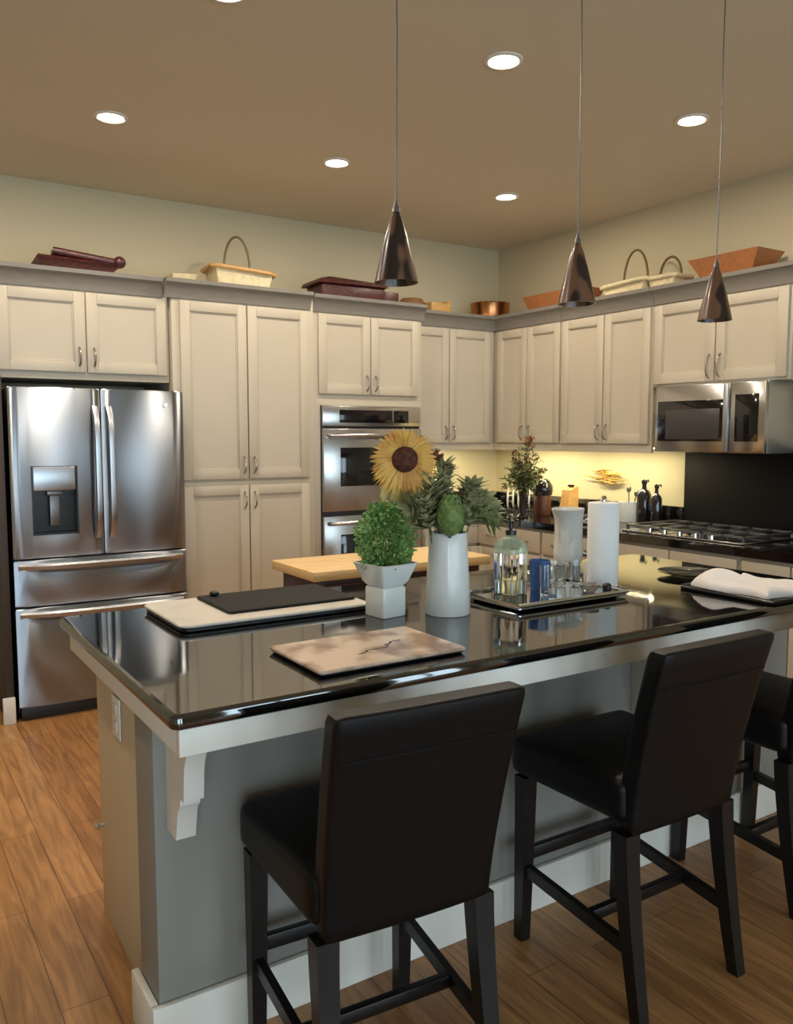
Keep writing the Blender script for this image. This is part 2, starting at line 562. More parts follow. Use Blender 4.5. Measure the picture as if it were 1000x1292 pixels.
def door_mb(fn, u0, u1, z0, z1, rail=0.058, th=0.02):
    """shaker door: four rails, a stepped bead and a recessed flat panel"""
    m = MB()
    b = 0.0025
    ubox(m, fn, u0, u0 + rail, 0, th, z0, z1, b)
    ubox(m, fn, u1 - rail, u1, 0, th, z0, z1, b)
    ubox(m, fn, u0 + rail, u1 - rail, 0, th, z0, z0 + rail, b)
    ubox(m, fn, u0 + rail, u1 - rail, 0, th, z1 - rail, z1, b)
    e = 0.007
    a0, a1, c0, c1 = u0 + rail, u1 - rail, z0 + rail, z1 - rail
    ubox(m, fn, a0, a0 + e, 0, th - 0.006, c0, c1, 0.002)
    ubox(m, fn, a1 - e, a1, 0, th - 0.006, c0, c1, 0.002)
    ubox(m, fn, a0, a1, 0, th - 0.006, c0, c0 + e, 0.002)
    ubox(m, fn, a0, a1, 0, th - 0.006, c1 - e, c1, 0.002)
    ubox(m, fn, a0, a1, 0, th - 0.012, c0, c1)
    return m


def bar_handle(fn, u, z0, z1, vertical=True, d=0.02):
    m = MB()
    pts = []
    n = 10
    for i in range(n + 1):
        t = i / n
        out = d + 0.030 * (1 - abs(2 * t - 1) ** 4)
        pts.append(fn(u, out, z0 + (z1 - z0) * t) if vertical else fn(z0 + (z1 - z0) * t, out, u))
    m.tube(pts, 0.0055, 8)
    return m


def cabinet(name, label, wall, face, u0, u1, z0, z1, doors, crown=None, depth=None, drawers=(), group=None, toe=False, gap=0.0, rail=None, mold_mat=None):
    wallp = WY if wall == 'back' else WX
    fn = wallmap(wall, face)
    dep = (wallp - 0.004 - face) if depth is None else depth
    c = fn((u0 + u1) / 2, -dep / 2, z0)
    t = thing(name, label, 'cabinet', c, 0, group)
    b = MB()
    ubox(b, fn, u0, u1, -dep, 0, z0 + (0.10 if toe else 0), z1, 0.002)
    part('body', b, M['cabinet'], t)
    if toe:
        part('toe_kick', ubox(MB(), fn, u0, u1, -dep, -0.07, z0, z0 + 0.10), M['toe'], t)
    for (a0, a1, c0, c1, hu, h0, h1) in doors:
        d = part('door', door_mb(fn, a0, a1, c0, c1), M['cabinet'], t)
        if hu is not None:
            part('handle', bar_handle(fn, hu, h0, h1), M['nickel'], d)
    for (a0, a1, c0, c1) in drawers:
        m = MB()
        ubox(m, fn, a0, a1, 0, 0.02, c0, c1, 0.004)
        d = part('drawer', m, M['cabinet'], t)
        um = (a0 + a1) / 2
        part('handle', bar_handle(fn, (c0 + c1) / 2, um - 0.05, um + 0.05, False), M['nickel'], d)
    if crown:
        k0, k1 = crown
        prof = [(0.0, z1 - 0.105), (0.012, z1 - 0.105), (0.016, z1 - 0.085), (0.026, z1 - 0.06), (0.046, z1 - 0.03), (0.058, z1 - 0.022), (0.060, z1), (0.0, z1)]
        m = MB()
        m.loft([[fn(k0, p[0], p[1]) for p in prof], [fn(k1, p[0], p[1]) for p in prof]])
        part('crown_molding', m, M['crown'], t, 'taupe glazed crown molding')
    if rail:
        m = MB()
        ubox(m, fn, u0, u1, -0.02, 0.004, z0 - rail, z0, 0.003)
        part('light_rail', m, M['cabinet'], t)
    return t


# back wall, from left to right
cabinet('wall_cabinet', 'two-door cream cabinet above the refrigerator', 'back', 4.86, 0.585, 1.552, 1.81, 2.40,
        [(0.640, 1.084, 1.85, 2.285, 1.050, 1.885, 1.985), (1.092, 1.535, 1.85, 2.285, 1.128, 1.885, 1.985)], crown=(0.585, 1.515))
cabinet('pantry_cabinet', 'tall four-door cream pantry cabinet between refrigerator and wall oven', 'back', 4.82, 1.560, 2.475, 0.0, 2.40,
        [(1.605, 2.014, 1.240, 2.285, 1.985, 1.275, 1.375), (2.022, 2.432, 1.240, 2.285, 2.052, 1.275, 1.375),
         (1.605, 2.014, 0.13, 1.200, 1.985, 1.06, 1.16), (2.022, 2.432, 0.13, 1.200, 2.052, 1.06, 1.16)], crown=(1.520, 2.452), toe=True)
cabinet('oven_cabinet', 'cream tower cabinet holding the double wall oven, two doors on top', 'back', 4.85, 2.480, 3.330, 0.0, 2.40,
        [(2.520, 2.907, 1.775, 2.285, 2.878, 1.80, 1.90), (2.914, 3.300, 1.775, 2.285, 2.944, 1.80, 1.90),
         (2.520, 2.907, 0.13, 0.36, None, 0, 0), (2.914, 3.300, 0.13, 0.36, None, 0, 0)], crown=(2.478, 3.345), toe=True)
cabinet('wall_cabinet', 'narrow cream corner wall cabinet right of the oven tower', 'back', 5.03, 3.335, 4.128, 1.44, 2.40,
        [(3.345, 3.690, 1.452, 2.285, 3.660, 1.475, 1.575), (3.698, 4.085, 1.452, 2.285, 3.728, 1.475, 1.575)], crown=(3.347, 4.128), rail=0.045)
# right wall, from the corner towards the camera
cabinet('wall_cabinet', 'cream wall cabinet on the right wall, nearest the corner', 'right', 4.14, 4.300, WY - 0.004, 1.44, 2.40,
        [(4.655, 4.985, 1.452, 2.285, 4.690, 1.475, 1.575), (4.312, 4.647, 1.452, 2.285, 4.612, 1.475, 1.575)], crown=(4.300, 5.03), rail=0.045)
cabinet('wall_cabinet', 'cream wall cabinet on the right wall, immediately left of the microwave', 'right', 4.14, 3.505, 4.297, 1.44, 2.40,
        [(3.906, 4.285, 1.452, 2.285, 3.936, 1.475, 1.575), (3.525, 3.898, 1.452, 2.285, 3.868, 1.475, 1.575)], crown=(3.505, 4.297), rail=0.045)
cabinet('wall_cabinet', 'cream wall cabinet above the microwave', 'right', 4.14, 2.600, 3.502, 1.80, 2.40,
        [(3.060, 3.490, 1.815, 2.285, 3.092, 1.83, 1.965), (2.618, 3.052, 1.815, 2.285, 3.020, 1.83, 1.965)], crown=(2.560, 3.502))

# base cabinets
cabinet('base_cabinet', 'cream base cabinet on the back wall right of the oven tower', 'back', 4.79, 3.335, 3.795, 0, 0.885,
        [(3.35, 3.78, 0.12, 0.70, 3.74, 0.55, 0.65)], drawers=[(3.35, 3.78, 0.72, 0.86)], toe=True)
bc = [(4.10, 4.785, 'cream drawer base cabinet in the corner, behind the soap bottle and jug'),
      (3.50, 4.097, 'cream drawer base cabinet just left of the gas cooktop'),
      (2.62, 3.497, 'cream base cabinet under the gas cooktop'),
      (2.05, 2.617, 'cream base cabinet right of the gas cooktop')]
for y0, y1, lab in bc:
    ym = (y0 + y1) / 2
    cabinet('base_cabinet', lab, 'right', 3.80, y0, y1, 0, 0.885,
            [(y0 + 0.012, ym - 0.004, 0.12, 0.70, ym - 0.04, 0.57, 0.67), (ym + 0.004, y1 - 0.012, 0.12, 0.70, ym + 0.04, 0.57, 0.67)],
            drawers=[(y0 + 0.012, ym - 0.004, 0.72, 0.865), (ym + 0.004, y1 - 0.012, 0.72, 0.865)], toe=True, group='base cabinets along the right wall')

# perimeter countertop
t = thing('perimeter_countertop', 'L-shaped black granite worktop along the corner and right wall', 'countertop', (4.1, 3.6, 0.885))
b = MB()
poly = [(3.335, 5.392), (3.335, 4.76), (3.765, 4.76), (3.765, 2.05), (4.466, 2.05), (4.466, 5.392)]
b.prism(poly, 'z', 0.886, 0.93)
part('slab', b, M['granite'], t)
b = MB()
b.box(3.335, 4.446, 5.37, 5.392, 0.931, 1.045, 0.004)
b.box(4.446, 4.466, 3.50, 5.37, 0.931, 1.045, 0.004)
part('backsplash', b, M['granite'], t)
single('cooktop_backsplash', MB().box(4.452, 4.468, 2.06, 3.498, 0.932, 1.403, 0.003), M['black_panel'],
       'tall black glass backsplash panel on the wall behind the cooktop', 'backsplash')

# under-cabinet strips
for (wall, face, u0, u1, lab) in [('back', 5.03, 3.40, 4.05, 'under-cabinet strip light beneath the back wall cabinet'),
                                  ('right', 4.14, 4.35, 4.95, 'under-cabinet strip light beneath the right wall cabinet nearest the corner'),
                                  ('right', 4.14, 3.55, 4.25, 'under-cabinet strip light beneath the cabinet left of the microwave')]:
    fn = wallmap(wall, face)
    c = fn((u0 + u1) / 2, -0.10, 1.42)
    t = thing('strip_light', lab, 'light', c, 0, 'strip lights under the wall cabinets')
    part('housing', ubox(MB(), fn, u0, u1, -0.12, -0.08, 1.426, 1.4395, 0.003), M['white_trim'], t)
    part('diffuser', ubox(MB(), fn, u0 + 0.01, u1 - 0.01, -0.115, -0.085, 1.4205, 1.4255), M['strip_lens'], t)
    ld = bpy.data.lights.new('strip_glow', 'AREA')
    ld.shape = 'RECTANGLE'
    ld.size = (u1 - u0) if wall == 'back' else 0.03
    ld.size_y = 0.03 if wall == 'back' else (u1 - u0)
    ld.energy = STRIP_W; ld.color = STRIP_COLOR
    lo = bpy.data.objects.new('strip_glow', ld)
    lo.location = Vector(fn((u0 + u1) / 2, -0.10, 1.418)) - Vector(c); lo.parent = t
    COL.objects.link(lo)

# ------------------------------------------------------------------ refrigerator
t = thing('end_panel', 'dark brown tall panel closing the left side of the refrigerator niche', 'panel', (0.61, 5.0, 0))
part('panel', MB().box(0.59, 0.628, 4.67, 5.395, 0, 1.808, 0.002), M['toe'], t)
part('plinth', MB().box(0.57, 0.630, 4.650, 4.669, 0.0, 0.14, 0.003), M['white_trim'], t, 'white plinth block')

t = thing('refrigerator', 'stainless french-door refrigerator with ice dispenser beside the pantry', 'refrigerator', (1.105, 5.0, 0))
part('cabinet_shell', MB().box(0.650, 1.555, 4.715, 5.36, 0.03, 1.745, 0.004), M['steel_dark'], t)


def bowed(mb, x0, x1, z0, z1, yf=4.640, yb=4.710, xa=0.648, xb=1.557, bow=0.010, n=14, el=True, er=True, et=True, eb=True):
    """door panel whose front is gently bowed over the fridge's whole width"""
    def yy(x):
        s = (x - xa) / (xb - xa) * 2 - 1
        return yf - bow * (1 - s * s)
    r = 0.008
    pts = []
    for i in range(n + 1):
        x = x0 + (x1 - x0) * i / n
        y = yy(x)
        if (i == 0 and el) or (i == n and er): y += r
        pts.append((x, y))
    poly = [(x1, yb), (x0, yb)]
    sec = lambda z, g: [(x + (g if x < (x0 + x1) / 2 else -g), y + g) for x, y in pts] + poly
    ss = []
    if eb: ss.append([(x, y, z0) for x, y in sec(z0, 0.004)])
    ss.append([(x, y, z0 + (0.006 if eb else 0)) for x, y in sec(z0, 0)])
    ss.append([(x, y, z1 - (0.006 if et else 0)) for x, y in sec(z1, 0)])
    if et: ss.append([(x, y, z1) for x, y in sec(z1, 0.004)])
    mb.loft(ss)
    return mb


# left door with a real recess for the dispenser
DX0, DX1, DZ0, DZ1 = 0.745, 0.972, 0.985, 1.345
m = MB()
bowed(m, 0.648, DX0, 0.865, 1.752, n=4, er=False)
bowed(m, DX1, 1.100, 0.865, 1.752, n=5, el=False)
bowed(m, DX0, DX1, DZ1, 1.752, n=8, el=False, er=False, eb=False)
bowed(m, DX0, DX1, 0.865, DZ0, n=8, el=False, er=False, et=False)
dl = part('door', m, M['steel'], t)
m = MB()
m.box(DX0, DX1, 4.695, 4.708, DZ0, DZ1)
m.box(DX0, DX0 + 0.008, 4.627, 4.70, DZ0, DZ1); m.box(DX1 - 0.008, DX1, 4.622, 4.70, DZ0, DZ1)
m.box(DX0, DX1, 4.63, 4.70, DZ0, DZ0 + 0.012)
part('dispenser_recess', m, M['black_plastic'], dl)
part('dispenser_panel', MB().box(DX0 + 0.008, DX1 - 0.008, 4.628, 4.69, 1.215, DZ1 - 0.002, 0.006), M['steel_soft'], dl)
m = MB()
m.box(0.835, 0.885, 4.655, 4.668, 1.03, 1.19, 0.004); m.box(0.822, 0.898, 4.645, 4.69, 1.19, 1.214, 0.004)
part('dispenser_paddle', m, M['grey_metal'], dl)
dr = part('door', bowed(MB(), 1.106, 1.557, 0.865, 1.752), M['steel'], t)
part('badge', MB().lathe([(0, 0), (0.009, 0), (0.009, 0.002), (0, 0.002)], fn=lambda x, y, z: (1.452 + x, 4.6275 - z, 1.672 + y)), M['chrome'], dr)
for dd, x in ((dl, 1.068), (dr, 1.140)):
    pts = []
    for i in range(15):
        s = i / 14
        zz = 0.955 + s * 0.705
        out = 0.052 * (1 - abs(2 * s - 1) ** 6) + 0.010 * (1 - (2 * s - 1) ** 2)
        pts.append((x, 4.622 - out, zz))
    m = MB()
    m.loft([[(p[0] + a * 0.017, p[1] + b_ * 0.010, p[2]) for a, b_ in ((-1, 1), (-1, 0), (-0.75, -0.8), (0, -1.1), (0.75, -0.8), (1, 0), (1, 1))] for p in pts])
    part('handle', m, M['steel_soft'], dd)
for z0, z1 in ((0.612, 0.855), (0.075, 0.602)):
    d = part('drawer', bowed(MB(), 0.648, 1.557, z0, z1), M['steel'], t)
    m = MB()
    secs = []
    for i in range(17):
        s = i / 16
        x = 0.668 + s * 0.868
        e = (1 - abs(2 * s - 1) ** 5)
        yb_ = 4.640 - 0.016 * (1 - (2 * s - 1) ** 2)
        yo = yb_ - 0.004 - 0.040 * e
        zt = z1 - 0.018 - 0.012 * (1 - (2 * s - 1) ** 2) * 0
        hgt = 0.020 + 0.022 * e
        secs.append([(x, yb_ + 0.004, zt), (x, yo + 0.012, zt), (x, yo, zt - 0.010), (x, yo + 0.004, zt - hgt * 0.75), (x, yb_ + 0.004, zt - hgt - 0.012)])
    m.loft(secs)
    part('handle', m, M['steel_soft'], d)
part('toe_grille', MB().box(0.66, 1.545, 4.67, 4.714, 0.0, 0.07, 0.003), M['steel_dark'], t)

# ------------------------------------------------------------------ double wall oven
t = thing('wall_oven', 'stainless double wall oven in the tower behind the sunflower', 'oven', (2.92, 4.82, 0.38))
part('chassis', MB().box(2.535, 3.305, 4.835, 4.849, 0.38, 1.70, 0.002), M['steel_dark'], t)
d = part('control_panel', MB().box(2.537, 3.303, 4.815, 4.834, 1.565, 1.698, 0.004), M['steel_plain'], t)
part('display', MB().box(2.66, 3.07, 4.812, 4.8155, 1.588, 1.672, 0.001), M['display'], d)
part('clock_display', MB().box(3.08, 3.20, 4.812, 4.8155, 1.588, 1.672, 0.001), M['black_glass'], d)
for z0, z1 in ((1.005, 1.550), (0.385, 0.975)):
    d = part('oven_door', MB().box(2.537, 3.303, 4.805, 4.834, z0, z1, 0.005), M['steel_plain'], t)
    w = MB().box(2.66, 3.18, 4.8035, 4.806, z0 + 0.165, z1 - 0.125, 0.001)
    part('window', w, M['black_glass'], d)
    m = MB()
    zh = z1 - 0.045
    m.tube([(2.57, 4.80, zh), (2.575, 4.765, zh), (2.60, 4.757, zh), (3.24, 4.757, zh), (3.265, 4.765, zh), (3.27, 4.80, zh)], 0.012, 10)
    part('handle', m, M['steel_plain'], d)

# ------------------------------------------------------------------ microwave
t = thing('microwave', 'stainless over-the-range microwave on the right wall', 'microwave', (4.27, 3.05, 1.405))
part('shell', MB().box(4.085, 4.466, 2.685, 3.415, 1.405, 1.797, 0.004), M['steel_soft'], t)
d = part('door', MB().box(4.06, 4.084, 2.905, 3.415, 1.408, 1.795, 0.006), M['steel_plain'], t)
w = part('window', MB().box(4.0575, 4.062, 2.945, 3.395, 1.470, 1.705, 0.002), M['black_glass'], d)
part('screen', MB().box(4.0555, 4.0578, 2.965, 3.335, 1.482, 1.655, 0.001), M['grey_mesh'], w)
part('handle', MB().box(4.048, 4.0595, 2.908, 2.940, 1.412, 1.790, 0.005), M['steel_soft'], d)
d = part('control_panel', MB().box(4.06, 4.084, 2.687, 2.901, 1.408, 1.795, 0.006), M['steel_plain'], t)
part('keypad', MB().box(4.0575, 4.062, 2.725, 2.870, 1.470, 1.728, 0.002), M['black_glass'], d)

# ------------------------------------------------------------------ gas cooktop
t = thing('gas_cooktop', 'gas cooktop with steel grates in the right granite worktop', 'cooktop', (4.12, 3.07, 0.93))
part('tray', MB().box(3.86, 4.40, 2.66, 3.48, 0.9305, 0.940, 0.004), M['steel_plain'], t)
for i, y in enumerate((2.80, 3.07, 3.34)):
    m = MB()
    x0, x1, y0, y1, z = 3.90, 4.34, y - 0.125, y + 0.125, 0.972
    for (a, b_) in (((x0, y0), (x1, y0)), ((x0, y1), (x1, y1)), ((x0, y0), (x0, y1)), ((x1, y0), (x1, y1)), ((x0, y), (x1, y)), (((x0 + x1) / 2, y0), ((x0 + x1) / 2, y1))):
        m.box(min(a[0], b_[0]) - 0.006, max(a[0], b_[0]) + 0.006, min(a[1], b_[1]) - 0.006, max(a[1], b_[1]) + 0.006, z - 0.012, z, 0.002)
    for xx in (x0, x1):
        for yy in (y0, y1): m.box(xx - 0.007, xx + 0.007, yy - 0.007, yy + 0.007, 0.941, z - 0.006)
    part('grate', m, M['grey_metal'], t)
    for xx in (4.01, 4.24):
        part('burner', MB().lathe([(0, 0), (0.045, 0), (0.045, 0.008), (0.03, 0.014), (0.03, 0.018), (0, 0.018)], xx, y, 0.9405, 20), M['black_plastic'], t)
for k in range(5):
    part('knob', MB().lathe([(0, 0), (0.018, 0), (0.016, 0.022), (0, 0.022)], 3.878, 2.86 + k * 0.105, 0.9405, 16), M['chrome'], t)

# ------------------------------------------------------------------ island
t = thing('kitchen_island', 'kitchen island base with taupe seating panel and tan cabinet end', 'island', (1.75, 2.25, 0))
part('cabinet_body', MB().box(0.585, 3.05, 2.052, 2.62, 0.0, 0.904, 0.003), M['island_paint'], t, 'tan cabinet side')
part('knee_wall', MB().box(0.545, 3.08, 1.90, 2.050, 0.0, 0.904, 0.004), M['kneewall'], t, 'taupe painted seating panel')
m = MB()
m.box(0.524, 3.095, 1.880, 1.899, 0.0, 0.138, 0.004)
m.box(0.524, 0.544, 1.900, 2.070, 0.0, 0.138, 0.004)
part('baseboard', m, M['white_trim'], t, 'white baseboard')
m = MB()
m.box(0.520, 3.085, 1.622, 1.644, 0.846, 0.906, 0.003)
m.box(0.520, 0.542, 1.645, 2.66, 0.846, 0.906, 0.003)
m.box(0.545, 3.07, 1.645, 1.899, 0.878, 0.9055)
part('apron', m, M['white_trim'], t, 'white apron board under the worktop')


def corbel(x0, x1):
    m = MB()
    prof = [(1.899, 0.568), (1.899, 0.877), (1.690, 0.877), (1.692, 0.835)]
    for i in range(9):
        a = i / 8
        prof.append((1.700 + 0.068 * math.sin(a * PI / 2), 0.825 - 0.105 * (1 - math.cos(a * PI / 2))))
    prof += [(1.772, 0.682), (1.795, 0.680), (1.798, 0.662), (1.815, 0.645), (1.830, 0.585), (1.833, 0.568)]
    m.prism(prof, 'x', x0, x1)
    return m


part('corbel', corbel(0.575, 0.622), M['white_trim'], t, 'white corbel at the island corner')
part('corbel', corbel(2.175, 2.222), M['white_trim'], t, 'white corbel behind the middle chair')
o = part('outlet', MB().box(0.578, 0.584, 2.33, 2.41, 0.645, 0.765, 0.003), M['plastic_white'], t, 'white outlet plate')
m = MB()
m.box(0.575, 0.5785, 2.353, 2.387, 0.715, 0.745, 0.002); m.box(0.575, 0.5785, 2.353, 2.387, 0.665, 0.695, 0.002)
part('socket', m, M['ceramic'], o)
part('door_knob', MB().lathe([(0, 0), (0.006, 0), (0.006, 0.012), (0.014, 0.018), (0.010, 0.028), (0, 0.030)], seg=16, fn=lambda x, y, z: (0.5845 - z, 2.585 + x, 0.30 + y)), M['chrome'], t)

# worktop with a rounded edge and eased corners
m = MB()
x0, x1, y0, y1 = 0.500, 3.100, 1.603, 2.722


def rrect(g, r):
    out = []
    for cx, cy, a0 in ((x1 - r, y1 - r, 0), (x0 + r, y1 - r, 90), (x0 + r, y0 + r, 180), (x1 - r, y0 + r, 270)):
        for k in range(7):
            a = math.radians(a0 + 15 * k)
            out.append((cx + (r - g) * math.cos(a), cy + (r - g) * math.sin(a)))
    return out


secs = []
zt, zb = 0.940, 0.907
for g, z in ((0.010, zb), (0.003, zb + 0.004), (0.0, zb + 0.011), (0.0, zt - 0.014), (0.0025, zt - 0.006), (0.007, zt - 0.0018), (0.014, zt)):
    secs.append([(x, y, z) for x, y in rrect(g, 0.022)])
m.loft(secs)
single('island_countertop', m, M['granite'], 'polished black granite worktop of the island', 'countertop', sharp=25)

# ------------------------------------------------------------------ counter chairs
def make_chair(label, cx, cy, rz):
    t = thing('counter_chair', label, 'chair', (cx, cy, 0), rz, 'black leather chairs at the island')
    L = M['leather']

    def seatfn(x, y, z):
        s = (y + 0.19) / 0.44
        w_ = 0.94 + 0.06 * min(1, max(0, s))
        crown = 0.014 * (1 - (x / 0.235) ** 2) * (1 - ((y - 0.03) / 0.22) ** 2) if z > 0.56 else 0
        return (x * w_, y, z + max(-0.01, crown))
    part('seat', MB().rbox(0, 0.035, 0.567, 0.470, 0.43, 0.118, 0.030, 12, seatfn), L, t, local=True)

    def backfn(x, y, z):
        s = max(0.0, (z - 0.4855) / 0.505)
        lean = -0.015 - 0.108 * s ** 1.35
        w_ = 0.92 + 0.08 * s
        bulge = -0.008 * (1 - (x / 0.235) ** 2)
        return (x * w_, y + lean + (bulge if y < -0.16 else 0), z)
    bk = part('backrest', MB().rbox(0, -0.150, 0.7330, 0.440, 0.062, 0.505, 0.017, 14, backfn), L, t, local=True)

    def backpt(x, z):
        return Vector(backfn(x, -0.1815, z))
    m = MB()
    m.tube([backpt(-0.200 + 0.400 * i / 12, 0.888) - Vector((0, 0.0005, 0)) for i in range(13)], 0.0018, 6)
    part('seam', m, L, bk, local=True)
    for s in (-1, 1):
        # front leg
        def leg(x_t, y_t, x_b, y_b, zt_, wt, wb, mid=None):
            secs = []
            n = 8
            for i in range(n + 1):
                q = i / n
                x = x_t + (x_b - x_t) * q
                y = y_t + (y_b - y_t) * (q ** 1.4)
                z = zt_ * (1 - q)
                h = (wt + (wb - wt) * q) / 2
                secs.append([(x - h, y - h, z), (x + h, y - h, z), (x + h, y + h, z), (x - h, y + h, z)])
            return MB().loft(secs)
        part('leg', leg(s * 0.203, 0.208, s * 0.203, 0.216, 0.507, 0.046, 0.034), M['dark_wood'], t, local=True, sharp=30)
        part('leg', leg(s * 0.190, -0.165, s * 0.196, -0.232, 0.485, 0.050, 0.034), M['dark_wood'], t, local=True, sharp=30)
        m = MB()
        m.loft([[(s * 0.203 - 0.010, 0.195, 0.205), (s * 0.203 + 0.010, 0.195, 0.205), (s * 0.203 + 0.010, 0.195, 0.240), (s * 0.203 - 0.010, 0.195, 0.240)],
                [(s * 0.194 - 0.010, -0.178, 0.165), (s * 0.194 + 0.010, -0.178, 0.165), (s * 0.194 + 0.010, -0.178, 0.200), (s * 0.194 - 0.010, -0.178, 0.200)]])
        part('stretcher', m, M['dark_wood'], t, local=True)
    part('stretcher', MB().box(-0.183, 0.183, 0.201, 0.223, 0.245, 0.282, 0.003), M['dark_wood'], t, local=True)
    part('stretcher', MB().box(-0.186, 0.186, -0.055, -0.033, 0.182, 0.214, 0.003), M['dark_wood'], t, local=True)
    return t


ch = make_chair('black leather counter chair with a seam across its back, at the island\'s left end', 0.948, 1.585, math.radians(-4.0))
copy_thing(ch, (1.806, 1.578, 0), math.radians(-0.5), 'black leather counter chair in the middle, between two like it')
copy_thing(ch, (2.590, 1.635, 0), 0, 'black leather counter chair at the right edge, partly hidden by the middle chair')

# ------------------------------------------------------------------ pendants
PEN = [(1.172, 'brown art glass pendant lamp above the island\'s left half, over the sunflower', 0.3),
       (1.805, 'dark art glass pendant lamp with an amber patch, middle of the three', 1.9),
       (2.447, 'smooth brown glass pendant lamp in front of the microwave cabinet', 4.0)]
PZ = 1.888
for x, lab, ph in PEN:
    y = 1.82
    t = thing('pendant_lamp', lab, 'pendant lamp', (x, y, PZ), ph, 'pendant lamps over the island')
    prof = []
    for i in range(13):
        s = i / 12
        r = 0.009 + 0.047 * (1 - s) ** 0.82
        prof.append((r, 0.172 * s))
    inner = [(max(0.004, r - 0.004), z) for r, z in reversed(prof[:-1])]
    m = MB().lathe([prof[0]] + prof[1:] + [(0.008, 0.174)] + inner + [prof[0]], x, y, PZ, 28)
    part('shade', m, M['art_glass'], t)
    part('socket', MB().lathe([(0, 0.1745), (0.010, 0.1745), (0.009, 0.185), (0.004, 0.195), (0.003, 0.205), (0, 0.205)], x, y, PZ, 16), M['grey_metal'], t)
    part('bulb', MB().sphere(x, y, PZ + 0.085, 0.014, 0.014, 0.03), M['ceramic'], t)
    m = MB(); m.tube([(x, y, PZ + 0.204), (x + 0.002, y, 2.5), (x - 0.002, y, 2.75), (x, y, 2.978)], 0.0022, 6)
    part('cord', m, M['grey_metal'], t)
    part('canopy', MB().lathe([(0, 2.975), (0.05, 2.978), (0.058, 2.995), (0.058, 2.999), (0, 2.999)], x, y, 0), M['grey_metal'], t)

# ------------------------------------------------------------------ butcher block cart
t = thing('butcher_block_cart', 'red-brown kitchen cart with maple block top behind the island', 'cart', (2.08, 3.32, 0))
part('top', MB().box(1.595, 2.555, 3.12, 3.55, 0.882, 0.925, 0.006), M['maple'], t, 'maple block top')
part('body', MB().box(1.635, 2.515, 3.16, 3.51, 0.42, 0.881, 0.003), M['cart_wood'], t)
for x0 in (1.66, 2.09):
    d = part('drawer', MB().box(x0, x0 + 0.40, 3.142, 3.159, 0.70, 0.86, 0.004), M['cart_wood'], t)
    m = MB(); m.tube([(x0 + 0.14, 3.141, 0.78), (x0 + 0.145, 3.118, 0.78), (x0 + 0.255, 3.118, 0.78), (x0 + 0.26, 3.141, 0.78)], 0.006, 8)
    part('handle', m, M['nickel'], d)
for x in (1.66, 2.49):
    for y in (3.185, 3.485):
        part('leg', MB().box(x - 0.025, x + 0.025, y - 0.025, y + 0.025, 0.0, 0.419, 0.003), M['cart_wood'], t)
part('shelf', MB().box(1.686, 2.464, 3.211, 3.459, 0.16, 0.185, 0.003), M['cart_wood'], t)
# small frame standing on the cart
t = thing('card_stand', 'small pale card frame standing on the maple cart top', 'frame', (2.02, 3.25, 0.925))
m = MB()
for a in ((-0.04, -0.034, 0, 0.12), (0.034, 0.04, 0, 0.12), (-0.034, 0.034, 0, 0.008), (-0.034, 0.034, 0.112, 0.12)):
    m.box(2.02 + a[0], 2.02 + a[1], 3.245, 3.255, 0.9255 + a[2], 0.9255 + a[3], 0.001)
part('frame', m, M['tan_wood'], t)
part('card', MB().box(1.986, 2.054, 3.248, 3.252, 0.9335, 1.0375), M['paper'], t)

# ------------------------------------------------------------------ things on the island
BEFORE = set(scene.objects)
t = thing('serving_board', 'pale marble board with black edge on the island, carrying a slate', 'board', (1.08, 2.49, 0.93))


def rslab(mb, xa, xb, ya, yb, za, zb_, r, bow=0.0):
    pts = []
    for cx, cy, a0 in ((xb - r, yb - r, 0), (xa + r, yb - r, 90), (xa + r, ya + r, 180), (xb - r, ya + r, 270)):
        for k in range(7):
            a = math.radians(a0 + 15 * k)
            pts.append((cx + r * math.cos(a), cy + r * math.sin(a)))
    g = 0.003
    xm, ym = (xa + xb) / 2, (ya + yb) / 2
    ins = lambda q: [(x + math.copysign(q, xm - x), y + math.copysign(q, ym - y)) for x, y in pts]
    return mb.loft([[(x, y, za) for x, y in ins(g)], [(x, y, za + g) for x, y in pts], [(x, y, zb_ - g) for x, y in pts], [(x, y, zb_) for x, y in ins(g)]])


part('base', rslab(MB(), 0.768, 1.385, 2.315, 2.692, 0.9305, 0.943, 0.03), M['black_plastic'], t, 'black edge')
part('top', rslab(MB(), 0.762, 1.391, 2.309, 2.698, 0.9432, 0.953, 0.035), M['stone_white'], t)
t = thing('slate_tray', 'black slate sheet lying on the pale marble board', 'tray', (1.17, 2.52, 0.953))
part('slate', rslab(MB(), 0.935, 1.378, 2.385, 2.680, 0.9535, 0.962, 0.012), M['slate'], t)
part('knob', MB().sphere(0.99, 2.655, 0.970, 0.016, 0.016, 0.009), M['black_plastic'], t)

t = thing('cutting_board', 'veined beige marble-look cutting board at the front edge of the island', 'cutting board', (1.11, 1.86, 0.93))
part('top', rslab(MB(), 0.892, 1.318, 1.712, 2.000, 0.936, 0.946, 0.008), M['marble_pink'], t)
part('underside', rslab(MB(), 0.897, 1.313, 1.717, 1.995, 0.9305, 0.9358, 0.006), M['black_plastic'], t, 'black underside')
m = MB()
random.seed(3)
px, py = 1.045, 1.80
for k in range(9):
    a = math.radians(40 + random.uniform(-50, 50))
    l = random.uniform(0.015, 0.03)
    qx, qy = px + l * math.cos(a), py + l * math.sin(a)
    m.tube([(px, py, 0.9461), ((px + qx) / 2 + 0.004, (py + qy) / 2, 0.9461), (qx, qy, 0.9461)], [0.002, 0.0045, 0.0015], 6, fn=lambda x, y, z: (x, y, 0.9461 + (z - 0.9461) * 0.1))
    px, py = qx - random.uniform(-0.008, 0.012), qy
